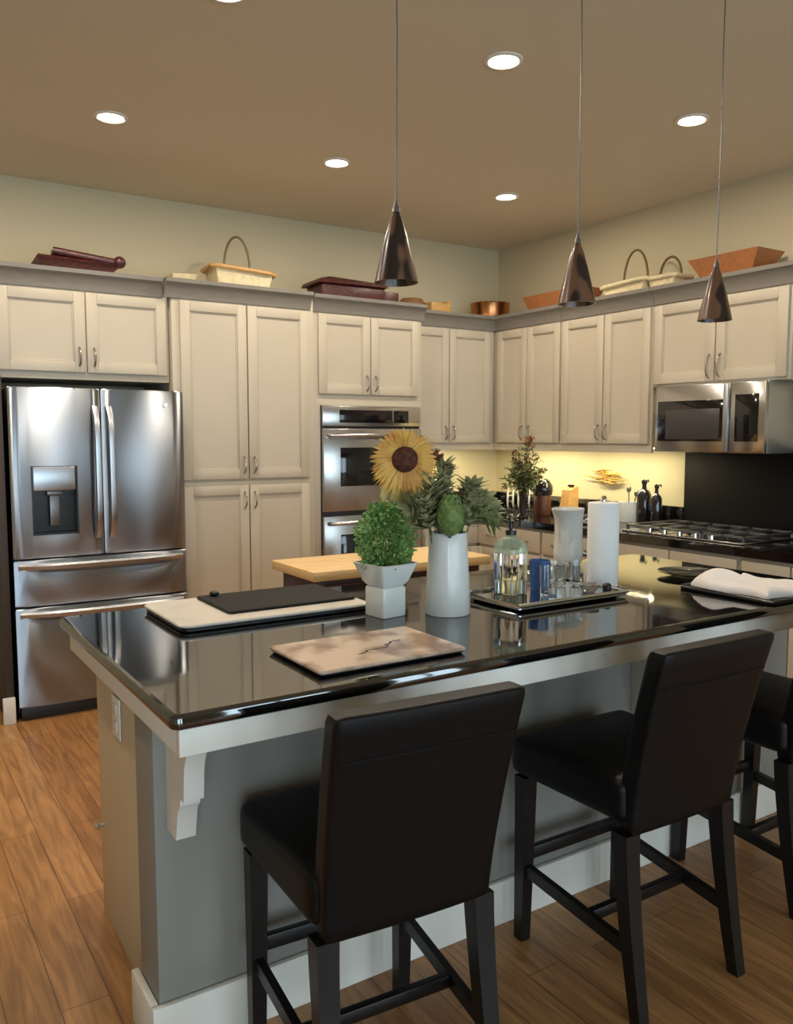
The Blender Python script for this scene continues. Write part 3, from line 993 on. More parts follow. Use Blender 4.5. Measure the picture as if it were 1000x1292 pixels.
part('printed_branch', m, M['print_dark'], t, 'dark printed branch')

# white footed planter with herb
PX, PY = 1.385, 2.215
t = thing('potted_herb', 'bushy green herb in a white square footed planter', 'potted plant', (PX, PY, 0.93), math.radians(8))
m = MB()


def sqloft(mb, prof):
    secs = []
    for h, z, r in prof:
        s = []
        for cx, cy, a0 in ((1, 1, 0), (-1, 1, 90), (-1, -1, 180), (1, -1, 270)):
            for k in range(4):
                a = math.radians(a0 + 30 * k)
                s.append((cx * (h - r) + r * math.cos(a), cy * (h - r) + r * math.sin(a), z))
        secs.append(s)
    return mb.loft(secs)


sqloft(m, [(0.044, 0.0005, 0.006), (0.046, 0.005, 0.006), (0.046, 0.088, 0.006), (0.044, 0.093, 0.006)])
part('foot', m, M['ceramic'], t, local=True)
m = MB()
sqloft(m, [(0.040, 0.0932, 0.008), (0.054, 0.110, 0.010), (0.072, 0.160, 0.012), (0.076, 0.168, 0.012), (0.070, 0.169, 0.012), (0.064, 0.150, 0.01)])
part('bowl', m, M['ceramic'], t, local=True)
part('soil', sqloft(MB(), [(0.062, 0.148, 0.01), (0.062, 0.1515, 0.01)]), M['toe'], t, local=True)
random.seed(11)
m = MB()
for k in range(2300):
    # leaves through a ragged dome
    u = random.random() ** 0.6
    a = random.uniform(0, 2 * PI)
    zz = random.uniform(0, 1)
    R = 0.092 * (0.72 + 0.35 * math.sin(zz * PI * 0.85)) * (1 - 0.55 * max(0, zz - 0.6) / 0.4)
    p = Vector((R * u * math.cos(a), R * u * math.sin(a), 0.155 + 0.190 * zz + random.uniform(-0.012, 0.012)))
    d = Vector((math.cos(a) + random.uniform(-0.6, 0.6), math.sin(a) + random.uniform(-0.6, 0.6), random.uniform(-0.2, 1.0)))
    m.leaf(p, d, (random.uniform(-1, 1), random.uniform(-1, 1), random.uniform(-1, 1)), random.uniform(0.010, 0.019), random.uniform(0.007, 0.013), 0.2)
part('foliage', m, M['herb'], t, local=True)
m = MB()
for k in range(26):
    a = random.uniform(0, 2 * PI); r = random.uniform(0.01, 0.05)
    x, y = r * math.cos(a), r * math.sin(a)
    m.tube([(x * 0.7, y * 0.7, 0.150), (x, y, 0.22), (x * 1.35, y * 1.35, 0.30)], 0.0012, 5)
part('stems', m, M['stem'], t, local=True)

# tall white vase
VX, VY = 1.568, 2.135
m = MB()
m.lathe([(0, 0.0005), (0.070, 0.0005), (0.072, 0.006), (0.068, 0.10), (0.062, 0.20), (0.060, 0.256), (0.058, 0.259), (0.055, 0.256), (0.057, 0.20), (0.062, 0.10), (0.064, 0.015), (0, 0.012)], VX, VY, 0.93, 40)
single('vase', m, M['ceramic'], 'tall white tapered ceramic vase on the island holding flowers', 'vase')


def toward_cam(p):
    v = Vector((0, 0, 1.5)) - Vector(p)
    return v.normalized()


def frame_for(n):
    n = n.normalized()
    a = n.cross(Vector((0, 0, 1))).normalized()
    return a, a.cross(n).normalized()


# sunflower, facing the camera, nodding
SC = Vector((1.437, 2.185, 1.418))
nrm = (toward_cam(SC) + Vector((0.10, 0.0, -0.12))).normalized()
A, Bv = frame_for(nrm)
Bv = -Bv if Bv.z < 0 else Bv
t = thing('sunflower', 'large golden sunflower with brown centre above the white vase', 'flower', (VX - 0.01, VY + 0.01, 0.96))
m = MB()
random.seed(5)
for ring, (n, r0, L0, lift) in enumerate(((36, 0.040, 0.055, 0.10), (44, 0.036, 0.068, 0.02), (40, 0.040, 0.066, -0.18))):
    for k in range(n):
        a = 2 * PI * (k + 0.5 * ring + random.uniform(-0.2, 0.2)) / n
        rd = A * math.cos(a) + Bv * math.sin(a)
        L = L0 * random.uniform(0.85, 1.15)
        if math.sin(a) < -0.5: L *= 1.18
        d = rd + nrm * (lift + random.uniform(-0.1, 0.1)) - Vector((0, 0, 1)) * 0.06
        m.leaf(SC + rd * r0 + nrm * (0.004 - ring * 0.003), d, rd.cross(nrm), L, random.uniform(0.010, 0.016), 0.12, 0.10)
part('petals', m, M['petal'], t)
m = MB()
for k in range(22):
    a = math.radians(-90 + random.uniform(-48, 48))
    rd = A * math.cos(a) + Bv * math.sin(a)
    m.leaf(SC + rd * 0.055 - nrm * 0.012, rd + Vector((0, 0, -0.7)), rd.cross(nrm), random.uniform(0.08, 0.12), 0.018, 0.2, 0.1)
part('drooping_petals', m, M['petal_pale'], t, 'pale yellow drooping petals')
m = MB()
m.lathe([(0, 0.018), (0.018, 0.017), (0.033, 0.011), (0.042, 0.0), (0.033, -0.008), (0, -0.010)], seg=28,
        fn=lambda x, y, z: SC + A * x + Bv * y + nrm * z)
part('disc', m, M['disc'], t)
m = MB()
m.tube([SC - nrm * 0.009, SC - nrm * 0.03 + Vector((0, 0, -0.02)), (1.485, 2.18, 1.33), (1.54, 2.15, 1.20), (VX, VY, 0.96)], 0.005, 8)
part('stem', m, M['stem'], t)


def sprig(name, label, cat, base, tip, n, L, W, material, spread=1.0, group=None, droop=0.15, seed=1, dens=None, mid=None):
    random.seed(seed)
    base, tip = Vector(base), Vector(tip)
    md = Vector(mid) if mid else (base + tip) / 2 + Vector((0, 0, 0.02))
    t = thing(name, label, cat, base, 0, group)
    pts = []
    for i in range(9):
        s = i / 8
        pts.append(base * (1 - s) ** 2 + md * 2 * s * (1 - s) + tip * s * s)
    m = MB(); m.tube(pts, [0.0032 - 0.0018 * i / 8 for i in range(9)], 6)
    part('stem', m, M['stem'], t)
    m = MB()
    for k in range(n):
        p = Vector((0, 0, 0))
        while p.z < 1.205:                                   # leaves only above the vase's rim
            s = random.uniform(0.38, 1.0)
            p = base * (1 - s) ** 2 + md * 2 * s * (1 - s) + tip * s * s
        tg = (md - base) * (1 - s) + (tip - md) * s
        tg.normalize()
        a = random.uniform(0, 2 * PI)
        u, v = frame_for(tg) if abs(tg.z) < 0.99 else (Vector((1, 0, 0)), Vector((0, 1, 0)))
        d = tg * random.uniform(0.2, 0.9) + (u * math.cos(a) + v * math.sin(a)) * spread
        m.leaf(p, d, tg.cross(d), L * random.uniform(0.6, 1.2), W * random.uniform(0.7, 1.2), droop, 0.12)
    part('leaves', m, material, t)
    return t


vb = (VX, VY, 0.97)
G = 'leafy sprigs in the white vase'
sprig('foliage_sprig', 'feathery grey-green sprig in the vase, tallest of the sprigs and right of the sunflower', 'sprig', (VX - 0.01, VY + 0.005, 0.96), (1.60, 2.20, 1.40), 420, 0.055, 0.014, M['sage'], 1.0, G, seed=2)
sprig('foliage_sprig', 'grey-green leafy sprig in the vase, directly under the sunflower', 'sprig', (VX - 0.02, VY, 0.96), (1.475, 2.14, 1.30), 320, 0.065, 0.026, M['sage'], 1.15, G, seed=3, droop=-0.05)
sprig('foliage_sprig', 'grey-green leafy sprig leaning out over the herb planter', 'sprig', (VX - 0.03, VY + 0.01, 0.96), (1.43, 2.14, 1.265), 240, 0.055, 0.024, M['sage'], 1.1, G, seed=4, mid=(1.52, 2.14, 1.31), droop=-0.05)
sprig('foliage_sprig', 'green leafy sprig arching right from the vase towards the soap bottle', 'sprig', (VX + 0.03, VY, 0.96), (1.725, 2.13, 1.265), 280, 0.062, 0.022, M['sage'], 1.05, G, seed=5, mid=(1.61, 2.14, 1.34))
sprig('foliage_sprig', 'olive sprig low on the right rim of the vase', 'sprig', (VX + 0.035, VY - 0.01, 0.97), (1.70, 2.08, 1.23), 90, 0.060, 0.018, M['olive'], 0.6, G, seed=6, mid=(1.61, 2.12, 1.31))
sprig('foliage_sprig', 'dark green sprig in the middle of the vase behind the green bud', 'sprig', (VX, VY + 0.02, 0.96), (1.60, 2.17, 1.29), 300, 0.060, 0.026, M['olive'], 1.1, G, seed=8)
sprig('foliage_sprig', 'pale grey-green sprig filling the gap between sunflower and green bud', 'sprig', (VX - 0.015, VY + 0.015, 0.96), (1.525, 2.17, 1.355), 260, 0.062, 0.024, M['sage'], 1.15, G, seed=9, droop=0.05)
sprig('foliage_sprig', 'pale grey-green sprig right of the green bud, above the vase rim', 'sprig', (VX + 0.015, VY + 0.015, 0.96), (1.665, 2.14, 1.335), 260, 0.060, 0.024, M['sage'], 1.1, G, seed=10, droop=0.05)
# dried blooms
for i, (p, r, lab) in enumerate((((1.565, 2.20, 1.425), 0.020, 'brown dried bloom right of the sunflower head, uppermost of the dried blooms'),
                                 ((1.598, 2.19, 1.390), 0.018, 'brown dried bloom just below the uppermost dried bloom'),
                                 ((1.640, 2.15, 1.305), 0.020, 'dark dried bloom beside the feathery grey-green sprig'),
                                 ((1.675, 2.12, 1.265), 0.020, 'dark red dried bloom at the right of the bouquet'))):
    t = thing('dried_flower', lab, 'flower', (VX, VY, 0.96), 0, 'dried blooms in the white vase')
    P = Vector(p)
    random.seed(40 + i)
    m = MB(); m.sphere(P.x, P.y, P.z, r * 0.7, seg=12)
    for k in range(60):
        d = Vector((random.gauss(0, 1), random.gauss(0, 1), random.gauss(0, 1))).normalized()
        m.leaf(P + d * r * 0.4, d, d.orthogonal(), r * 1.1, r * 0.5, 0.0)
    part('bloom', m, M['dried'], t)
    m = MB(); m.tube([P, (P + Vector((VX, VY, 1.15))) / 2 + Vector((0, 0, 0.02)), (VX + 0.01 * (i - 1), VY + 0.03, 0.965)], 0.0022, 6)
    part('stem', m, M['stem'], t)
# green bud (artichoke-like) leaning over the rim
t = thing('artichoke_bud', 'large oval green bud resting over the rim of the white vase', 'flower', (VX, VY, 0.97))
BC = Vector((1.522, 2.062, 1.245))
m = MB()
ax = Vector((-0.03, -0.05, 1)).normalized()
m.sphere(0, 0, 0, 0.042, 0.042, 0.060, 20, fn=lambda x, y, z: BC + Vector((x, y, z)) + Vector((-0.03, -0.05, 0)) * z)
for row in range(9):
    zz = -0.050 + row * 0.012
    rr = 0.044 * math.sqrt(max(0.02, 1 - (zz / 0.062) ** 2))
    nn = 11
    for k in range(nn):
        a = 2 * PI * (k + 0.5 * (row % 2)) / nn
        rd = Vector((math.cos(a), math.sin(a), 0))
        m.leaf(BC + rd * rr * 0.97 + Vector((0, 0, zz)), rd * (0.10 - 0.06 * row) + Vector((0, 0, 1)), rd.cross(Vector((0, 0, 1))), 0.026, 0.024, 0, 0.2)
part('bud', m, M['bud'], t)
m = MB(); m.tube([BC - Vector((0, 0, 0.058)), (1.555, 2.11, 1.17), (VX, VY - 0.02, 0.965)], 0.005, 8)
part('stem', m, M['stem'], t)

# mirrored tray with its glassware
t = thing('mirrored_tray', 'mirrored silver tray on the island under the glassware', 'tray', (2.0, 2.15, 0.93))
part('plate', rslab(MB(), 1.755, 2.255, 2.010, 2.305, 0.9355, 0.947, 0.012), M['mirror'], t)
m = MB()
for x in (1.79, 2.22):
    for y in (2.045, 2.27): m.sphere(x, y, 0.9335, 0.012, 0.012, 0.003, 10)
part('feet', m, M['chrome'], t)
m = MB()
m.tube([(1.757, 2.012, 0.9505), (2.253, 2.012, 0.9505), (2.253, 2.303, 0.9505), (1.757, 2.303, 0.9505)], 0.0075, 8, closed=True)
part('rim', m, M['chrome'], t)
ZT = 0.9475
t = thing('soap_dispenser', 'square clear glass soap bottle with pale green shoulder and black pump', 'soap dispenser', (1.895, 2.215, ZT), math.radians(10))
m = MB(); sqloft(m, [(0.041, 0.0005, 0.012), (0.044, 0.006, 0.012), (0.044, 0.140, 0.012)])
part('bottle', m, M['glass'], t, local=True)
m = MB(); sqloft(m, [(0.038, 0.004, 0.010), (0.038, 0.050, 0.010)])
part('liquid', m, M['clear_soap'], t, local=True)
m = MB(); sqloft(m, [(0.044, 0.1403, 0.012), (0.045, 0.160, 0.014), (0.039, 0.180, 0.02), (0.021, 0.196, 0.02), (0.016, 0.204, 0.015)])
part('shoulder', m, M['green_glass'], t, 'pale green shoulder', local=True)
m = MB(); m.lathe([(0, 0.2042), (0.019, 0.2042), (0.019, 0.220), (0.009, 0.226), (0.007, 0.252), (0.013, 0.254), (0.013, 0.264), (0, 0.266)], seg=18)
m.tube([(0, 0, 0.259), (-0.03, -0.03, 0.259), (-0.038, -0.038, 0.252)], 0.005, 8)
part('pump', m, M['black_plastic'], t, 'black pump', local=True)


def tumbler(name, x, y, r, h, m_, label, cat='glass', group=None, taper=0.85):
    m = MB()
    m.lathe([(0, 0.0005), (r * taper, 0.0005), (r, h), (r - 0.0025, h), (r * taper - 0.003, 0.006), (0, 0.006)], x, y, ZT, 28)
    return single(name, m, m_, label, cat, group)


GG = 'glasses on the mirrored tray'
tumbler('tumbler', 2.030, 2.215, 0.038, 0.105, M['blue_glass'], 'cobalt blue glass tumbler on the mirrored tray', group=GG)
tumbler('tumbler', 1.985, 2.120, 0.034, 0.098, M['glass'], 'clear glass tumbler next to the soap bottle, in front of the blue one', group=GG)
tumbler('tumbler', 2.130, 2.235, 0.040, 0.088, M['glass'], 'clear wide tumbler right of the blue glass', group=GG)
tumbler('tumbler', 2.200, 2.195, 0.034, 0.088, M['glass'], 'clear small tumbler nearest the paper towel roll', group=GG)
m = MB(); m.lathe([(0, 0.0005), (0.022, 0.0005), (0.034, 0.018), (0.038, 0.030), (0.036, 0.030), (0.020, 0.004), (0, 0.004)], 2.135, 2.080, ZT, 24)
single('silver_dish', m, M['chrome'], 'small round chrome dish at the front of the mirrored tray', 'dish')
m = MB(); m.lathe([(0, 0.0005), (0.015, 0.0005), (0.015, 0.022), (0.010, 0.028), (0, 0.030)], 2.205, 2.060, ZT, 16)
single('bottle_stopper', m, M['black_plastic'], 'small black stopper at the right end of the mirrored tray', 'stopper')

# paper towel on its stand
TX, TY = 2.318, 2.190
t = thing('paper_towel_roll', 'white paper towel roll standing upright on the island', 'paper towel', (TX, TY, 0.93))
part('stand_base', MB().lathe([(0, 0.0005), (0.062, 0.0005), (0.064, 0.005), (0.058, 0.010), (0, 0.010)], TX, TY, 0.93, 32), M['chrome'], t)
part('roll', MB().lathe([(0.02, 0.0105), (0.056, 0.0105), (0.057, 0.014), (0.057, 0.312), (0.055, 0.316), (0.02, 0.316), (0.02, 0.0105)], TX, TY, 0.93, 40), M['paper'], t)
part('post', MB().lathe([(0, 0.0102), (0.006, 0.0102), (0.006, 0.325), (0.010, 0.330), (0.008, 0.340), (0, 0.342)], TX, TY, 0.93, 16), M['chrome'], t)

# white jug at the far edge
JX, JY = 2.585, 2.640
t = thing('white_jug', 'white spouted jug with a grey handle at the back edge of the island', 'jug', (JX, JY, 0.93))
def jug(x, y, z):
    # spout swells toward -x at the top
    s = max(0, (z - 0.13) / 0.12)
    ang = math.atan2(y, x)
    k = max(0, -math.cos(ang - 0.55)) ** 3
    return (JX + x * (1 + 0.85 * k * s * s), JY + y * (1 + 0.85 * k * s * s), 0.93 + z)
m = MB(); m.lathe([(0, 0.0005), (0.055, 0.0005), (0.060, 0.008), (0.064, 0.06), (0.060, 0.13), (0.060, 0.20), (0.066, 0.250), (0.063, 0.250), (0.055, 0.20), (0.056, 0.02), (0, 0.012)], seg=36, fn=jug)
part('jug', m, M['ceramic'], t)
m = MB()
hx, hy = math.cos(-0.62), math.sin(-0.62)
m.tube([(JX + hx * 0.058, JY + hy * 0.058, 1.14), (JX + hx * 0.085, JY + hy * 0.085, 1.145), (JX + hx * 0.100, JY + hy * 0.100, 1.12), (JX + hx * 0.100, JY + hy * 0.100, 1.0), (JX + hx * 0.088, JY + hy * 0.088, 0.978), (JX + hx * 0.062, JY + hy * 0.062, 0.98)], 0.010, 10)
part('handle', m, M['grey_metal'], t, 'grey handle')
# small dark pepper mill beside it
m = MB(); m.lathe([(0, 0.0005), (0.020, 0.0005), (0.022, 0.02), (0.013, 0.045), (0.017, 0.065), (0.010, 0.080), (0.012, 0.092), (0, 0.102)], 2.66, 2.50, 0.93, 20)
single('pepper_mill', m, M['dark_pot'], 'small dark turned pepper mill in front of the white jug', 'pepper mill')

# black tray with folded towel and glass plate, at the right
t = thing('serving_tray', 'flat black tray with pale rim under the white towel', 'tray', (2.74, 1.82, 0.93))
part('tray', rslab(MB(), 2.535, 2.935, 1.635, 2.020, 0.9305, 0.941, 0.02), M['slate'], t)
m = MB()
m.tube([(2.545, 1.645, 0.9435), (2.925, 1.645, 0.9435), (2.925, 2.010, 0.9435), (2.545, 2.010, 0.9435)], 0.0045, 8, closed=True)
part('rim', m, M['grey_metal'], t, 'pale metal rim')


def folded_towel():
    mb = MB()
    bm = mb.bm
    NX, NY = 40, 26
    top = []
    for j in range(NY + 1):
        row = []
        for i in range(NX + 1):
            u, v = i / NX, j / NY
            x = 2.565 + 0.30 * u + 0.015 * math.sin(v * 7)
            y = 1.665 + 0.315 * v + 0.018 * math.sin(u * 6 + 1)
            e = min(u, 1 - u, v, 1 - v) * 8
            e = min(1, e) ** 0.5
            h = 0.012 + 0.018 * e + 0.030 * math.exp(-((v - 0.86) / 0.22) ** 2) * math.exp(-((u - 0.25) / 0.35) ** 2) * e
            h += 0.006 * math.sin(9 * u + 5 * v) * e + 0.006 * noise.noise(Vector((u * 6, v * 6, 2.0))) * e
            row.append(bm.verts.new((x, y, 0.9415 + h)))
        top.append(row)
    bot = [[bm.verts.new((v.co.x, v.co.y, 0.9415)) for v in row] for row in top]
    for j in range(NY):
        for i in range(NX):
            bm.faces.new((top[j][i], top[j][i + 1], top[j + 1][i + 1], top[j + 1][i]))
            bm.faces.new((bot[j][i], bot[j + 1][i], bot[j + 1][i + 1], bot[j][i + 1]))
    for i in range(NX):
        bm.faces.new((bot[0][i], bot[0][i + 1], top[0][i + 1], top[0][i]))
        bm.faces.new((top[NY][i], top[NY][i + 1], bot[NY][i + 1], bot[NY][i]))
    for j in range(NY):
        bm.faces.new((top[j][0], top[j + 1][0], bot[j + 1][0], bot[j][0]))
        bm.faces.new((bot[j][NX], bot[j + 1][NX], top[j + 1][NX], top[j][NX]))
    return mb


single('folded_towel', folded_towel(), M['cloth'], 'white folded towel on the black tray at the island\'s right end', 'towel', sharp=60)
m = MB(); m.lathe([(0, 0.0005), (0.055, 0.0005), (0.115, 0.016), (0.118, 0.019), (0.055, 0.005), (0, 0.005)], 2.80, 2.185, 0.9305, 40)
single('glass_plate', m, M['glass'], 'clear glass plate behind the white towel', 'plate')

# everything on the island stands on its worktop (top at 0.940)
for o in set(scene.objects) - BEFORE:
    if o.parent is None:
        o.location = o.location + Vector((-0.018, -0.030, 0.0105))

# ------------------------------------------------------------------ things on the perimeter worktop
ZC = 0.9305
# dark vase with a tall dried arrangement
t = thing('dark_vase', 'slim dark bronze vase on the worktop behind the soap bottle', 'vase', (3.90, 4.42, ZC))
part('vase', MB().lathe([(0, 0.0), (0.040, 0.0), (0.042, 0.008), (0.020, 0.03), (0.018, 0.10), (0.030, 0.17), (0.034, 0.21), (0.030, 0.21), (0.024, 0.17), (0, 0.12)], 3.90, 4.42, ZC, 24), M['dark_pot'], t)
random.seed(21)
t = thing('dried_arrangement', 'tall bushy olive and brown arrangement in the dark vase', 'flowers', (3.90, 4.42, ZC + 0.14))
c0 = Vector((3.90, 4.42, ZC + 0.14))
stems, lv, blooms, tan_ = MB(), MB(), [], MB()
for k in range(40):
    a = random.uniform(0, 2 * PI); r = random.uniform(0.02, 0.17)
    tip = c0 + Vector((r * math.cos(a), r * math.sin(a), random.uniform(0.20, 0.42) - r * 0.9))
    md = c0 + Vector((r * 0.4 * math.cos(a), r * 0.4 * math.sin(a), 0.14))
    stems.tube([c0, md, tip], 0.002, 5)
    for q in range(24):
        s = random.uniform(0.25, 1)
        p = c0 * (1 - s) ** 2 + md * 2 * s * (1 - s) + tip * s * s
        lv.leaf(p, (random.gauss(0, 1), random.gauss(0, 1), random.gauss(0.4, 0.6)), (random.gauss(0, 1), random.gauss(0, 1), 0), random.uniform(0.04, 0.075), 0.015, 0.2)
    if k % 3 == 0:
        blo = MB(); blooms.append(blo)
        for q in range(22):
            d = Vector((random.gauss(0, 1), random.gauss(0, 1), random.gauss(0, 1))).normalized()
            blo.leaf(tip + d * 0.006, d, d.orthogonal(), 0.022, 0.012)
for k in range(70):
    d = Vector((random.gauss(0, 0.5), random.gauss(0, 0.5), 1)).normalized()
    tan_.leaf(c0 + Vector((random.gauss(0.03, 0.018), random.gauss(-0.02, 0.018), 0.34 + random.uniform(0, 0.07))), d, d.orthogonal(), 0.05, 0.012)
part('stems', stems, M['dried'], t)
part('leaves', lv, M['olive'], t)
for blo in blooms: part('bloom', blo, M['dried'], t)
part('plume', tan_, M['terracotta'], t, 'orange-tan plume at the top')

# plates standing in a rack, edge-on
RN, RT = Vector((0.75, -0.66, 0)), Vector((0.66, 0.75, 0))
RC = Vector((4.19, 4.80, ZC))
t = thing('plate_rack', 'dark wire rack holding upright white plates on the corner worktop', 'rack', RC)
m = MB()
for sg in (-1, 1):
    m.tube([RC - RN * 0.11 + RT * 0.06 * sg + Vector((0, 0, 0.010)), RC + RN * 0.11 + RT * 0.06 * sg + Vector((0, 0, 0.010))], 0.005, 6)
    m.tube([RC + RN * 0.105 * sg - RT * 0.06 + Vector((0, 0, 0.006)), RC + RN * 0.105 * sg + RT * 0.06 + Vector((0, 0, 0.006))], 0.005, 6)
    for k in range(6):
        p = RC + RN * (-0.10 + 0.04 * k) + RT * 0.06 * sg
        m.tube([p + Vector((0, 0, 0.012)), p + Vector((0, 0, 0.05))], 0.003, 6)
part('wires', m, M['black_plastic'], t)
where = ['white plate at the left end of the upright row in the corner rack', 'white plate second from the left in the upright row', 'white plate in the middle of the upright row',
         'white plate second from the right in the upright row', 'white plate at the right end of the upright row, by the domed jar']
for k in range(5):
    p = RC + RN * (-0.085 + 0.04 * k) + Vector((0, 0, 0.097))
    m = MB().lathe([(0, 0), (0.05, 0), (0.079, 0.010), (0.080, 0.013), (0.05, 0.004), (0, 0.004)], seg=28,
                   fn=lambda a, b_, z, p=p: p + RN * z + RT * a + Vector((0, 0, b_)))
    single('plate', m, M['ceramic'], where[k], 'plate', 'white plates in the rack')

# domed dark jar and tan knife block
t = thing('domed_jar', 'dark glossy jar with a round domed lid left of the tan block', 'jar', (4.15, 4.49, ZC))
part('jar', MB().lathe([(0, 0), (0.058, 0), (0.062, 0.01), (0.062, 0.13), (0.055, 0.145), (0, 0.145)], 4.15, 4.49, ZC, 28), M['cart_wood'], t, 'brown body')
part('lid', MB().lathe([(0, 0.1455), (0.066, 0.1455), (0.076, 0.175), (0.074, 0.21), (0.055, 0.245), (0.025, 0.262), (0, 0.266)], 4.15, 4.49, ZC, 28), M['dark_pot'], t, 'dark glossy dome')
t = thing('knife_block', 'slanted tan wooden knife block beside the domed jar', 'knife block', (4.27, 4.35, ZC))
part('block', MB().loft([[(4.21, 4.31, ZC), (4.33, 4.31, ZC), (4.33, 4.39, ZC), (4.21, 4.39, ZC)], [(4.25, 4.31, ZC + 0.185), (4.33, 4.31, ZC + 0.215), (4.33, 4.39, ZC + 0.215), (4.25, 4.39, ZC + 0.185)]]), M['tan_wood'], t)
for yy in (4.33, 4.35, 4.37):
    m = MB(); m.box(4.285, 4.305, yy - 0.005, yy + 0.005, ZC + 0.2065, ZC + 0.222, 0.003)
    part('knife_handle', m, M['black_plastic'], t)
# spice jars along the wall between block and crock
for k, (yy, h, mm, lab) in enumerate(((4.13, 0.10, 'glass', 'clear spice jar nearest the tan knife block'), (4.07, 0.085, 'dark_pot', 'dark spice jar second from the knife block'),
                                      (4.01, 0.095, 'glass', 'clear spice jar third from the knife block'), (3.95, 0.08, 'dark_pot', 'dark spice jar nearest the white crock'))):
    t = thing('spice_jar', lab, 'jar', (4.36, yy, ZC), 0, 'spice jars along the backsplash')
    part('jar', MB().lathe([(0, 0), (0.024, 0), (0.025, 0.006), (0.025, h), (0.018, h + 0.012), (0, h + 0.012)], 4.36, yy, ZC, 18), M[mm], t)
    part('lid', MB().lathe([(0, h + 0.0125), (0.021, h + 0.0125), (0.021, h + 0.030), (0, h + 0.030)], 4.36, yy, ZC, 18), M['chrome'], t)
# white crock with utensils, black holder
t = thing('utensil_crock', 'white crock with utensils left of the black bottles', 'crock', (4.30, 3.815, ZC))
part('crock', MB().lathe([(0, 0), (0.064, 0), (0.068, 0.006), (0.068, 0.125), (0.071, 0.135), (0.064, 0.135), (0.060, 0.02), (0, 0.015)], 4.30, 3.815, ZC, 28), M['ceramic'], t)
UT = [(0.02, 0.02, 0.20), (0.01, -0.03, 0.175)]
for k, (dx, dy, hh) in enumerate(UT):
    m = MB()
    m.tube([(4.30 + dx * 0.4, 3.815 + dy * 0.4, ZC + 0.022), (4.30 + dx * 1.5, 3.815 + dy * 1.5, ZC + hh)], 0.004, 6)
    m.sphere(4.30 + dx * 1.6, 3.815 + dy * 1.6, ZC + hh + 0.015, 0.016, 0.016, 0.025, 10)
    single('cooking_spoon', m, M['grey_metal'], ['taller metal spoon in the white crock', 'shorter metal spoon in the white crock, nearest the black bottles'][k], 'spoon', 'spoons in the white crock')
for bx, by, hh, r, lab in ((4.33, 3.715, 0.225, 0.046, 'wider and taller black bottle beside the white crock'), (4.32, 3.605, 0.200, 0.036, 'slimmer black bottle nearest the black backsplash')):
    t = thing('black_bottle', lab, 'bottle', (bx, by, ZC), 0, 'black bottles by the cooktop')
    part('body', MB().lathe([(0, 0), (r * 0.95, 0), (r, 0.006), (r, hh * 0.82), (r * 0.8, hh * 0.92), (r * 0.35, hh), (0, hh)], bx, by, ZC, 24), M['dark_pot'], t)
    m = MB().lathe([(0, hh + 0.0003), (r * 0.34, hh + 0.0003), (r * 0.28, hh + 0.03), (r * 0.42, hh + 0.036), (r * 0.42, hh + 0.055), (0, hh + 0.062)], bx, by, ZC, 18)
    m.tube([(bx, by, ZC + hh + 0.045), (bx, by - 0.03, ZC + hh + 0.060), (bx, by - 0.036, ZC + hh + 0.045)], 0.005, 6)
    part('spout', m, M['black_plastic'], t)
# plates flat
for k in range(4):
    m = MB().lathe([(0, 0), (0.065, 0), (0.105, 0.010), (0.106, 0.013), (0.065, 0.004), (0, 0.004)], 4.02, 3.86, ZC + 0.008 * k + 0.0005, 32)
    single('dinner_plate', m, M['ceramic'], ['white plate at the bottom of the stack left of the cooktop', 'white plate second from the bottom of the flat stack', 'white plate second from the top of the flat stack', 'white plate on top of the flat stack left of the cooktop'][k], 'plate', 'stacked white plates by the cooktop')
# straw ornament on the splash wall
random.seed(31)
m = MB()
for k in range(46):
    s = random.uniform(-1, 1)
    y = 4.145 + random.gauss(0, 0.05)
    z = 1.215 + random.gauss(0, 0.022)
    L = random.uniform(0.06, 0.14)
    m.tube([(4.455 - random.uniform(0, 0.03), y - L / 2, z + random.uniform(-0.012, 0.012)), (4.45 - random.uniform(0, 0.03), y, z + random.uniform(0, 0.012)), (4.455 - random.uniform(0, 0.03), y + L / 2, z - random.uniform(-0.012, 0.012))], [0.002, 0.006, 0.002], 6)
m.box(4.452, 4.4695, 4.10, 4.19, 1.20, 1.23, 0.004)
single('straw_bundle', m, M['straw'], 'golden straw bundle hung on the lit wall under the cabinets', 'ornament')

# ------------------------------------------------------------------ things on top of the cabinets
ZK = 2.4005
# burgundy folded tray over the refrigerator
t = thing('wicker_tray', 'burgundy wicker tray with rolled mat above the refrigerator cabinet', 'tray', (1.09, 5.00, ZK), math.radians(-3))
part('liner', MB().box(-0.20, 0.235, -0.13, 0.13, 0.0, 0.010, 0.003), M['white_trim'], t, 'white liner', local=True)
part('tray', MB().loft([[(-0.17, -0.10, 0.011), (0.17, -0.10, 0.011), (0.17, 0.10, 0.011), (-0.17, 0.10, 0.011)], [(-0.23, -0.14, 0.06), (0.21, -0.14, 0.05), (0.21, 0.14, 0.05), (-0.23, 0.14, 0.06)], [(-0.22, -0.13, 0.075), (0.20, -0.13, 0.055), (0.20, 0.13, 0.055), (-0.22, 0.13, 0.075)]]), M['burgundy'], t, local=True)
m = MB()
m.tube([(-0.14, -0.09, 0.105), (0.19, -0.11, 0.068)], 0.022, 12); m.tube([(-0.14, -0.02, 0.102), (0.19, -0.03, 0.070)], 0.020, 12)
part('rolled_mat', m, M['burgundy'], t, local=True)
m = MB(); m.sphere(0.205, -0.12, 0.070, 0.034, 0.034, 0.034, 16)
part('end_knob', m, M['burgundy'], t, local=True)


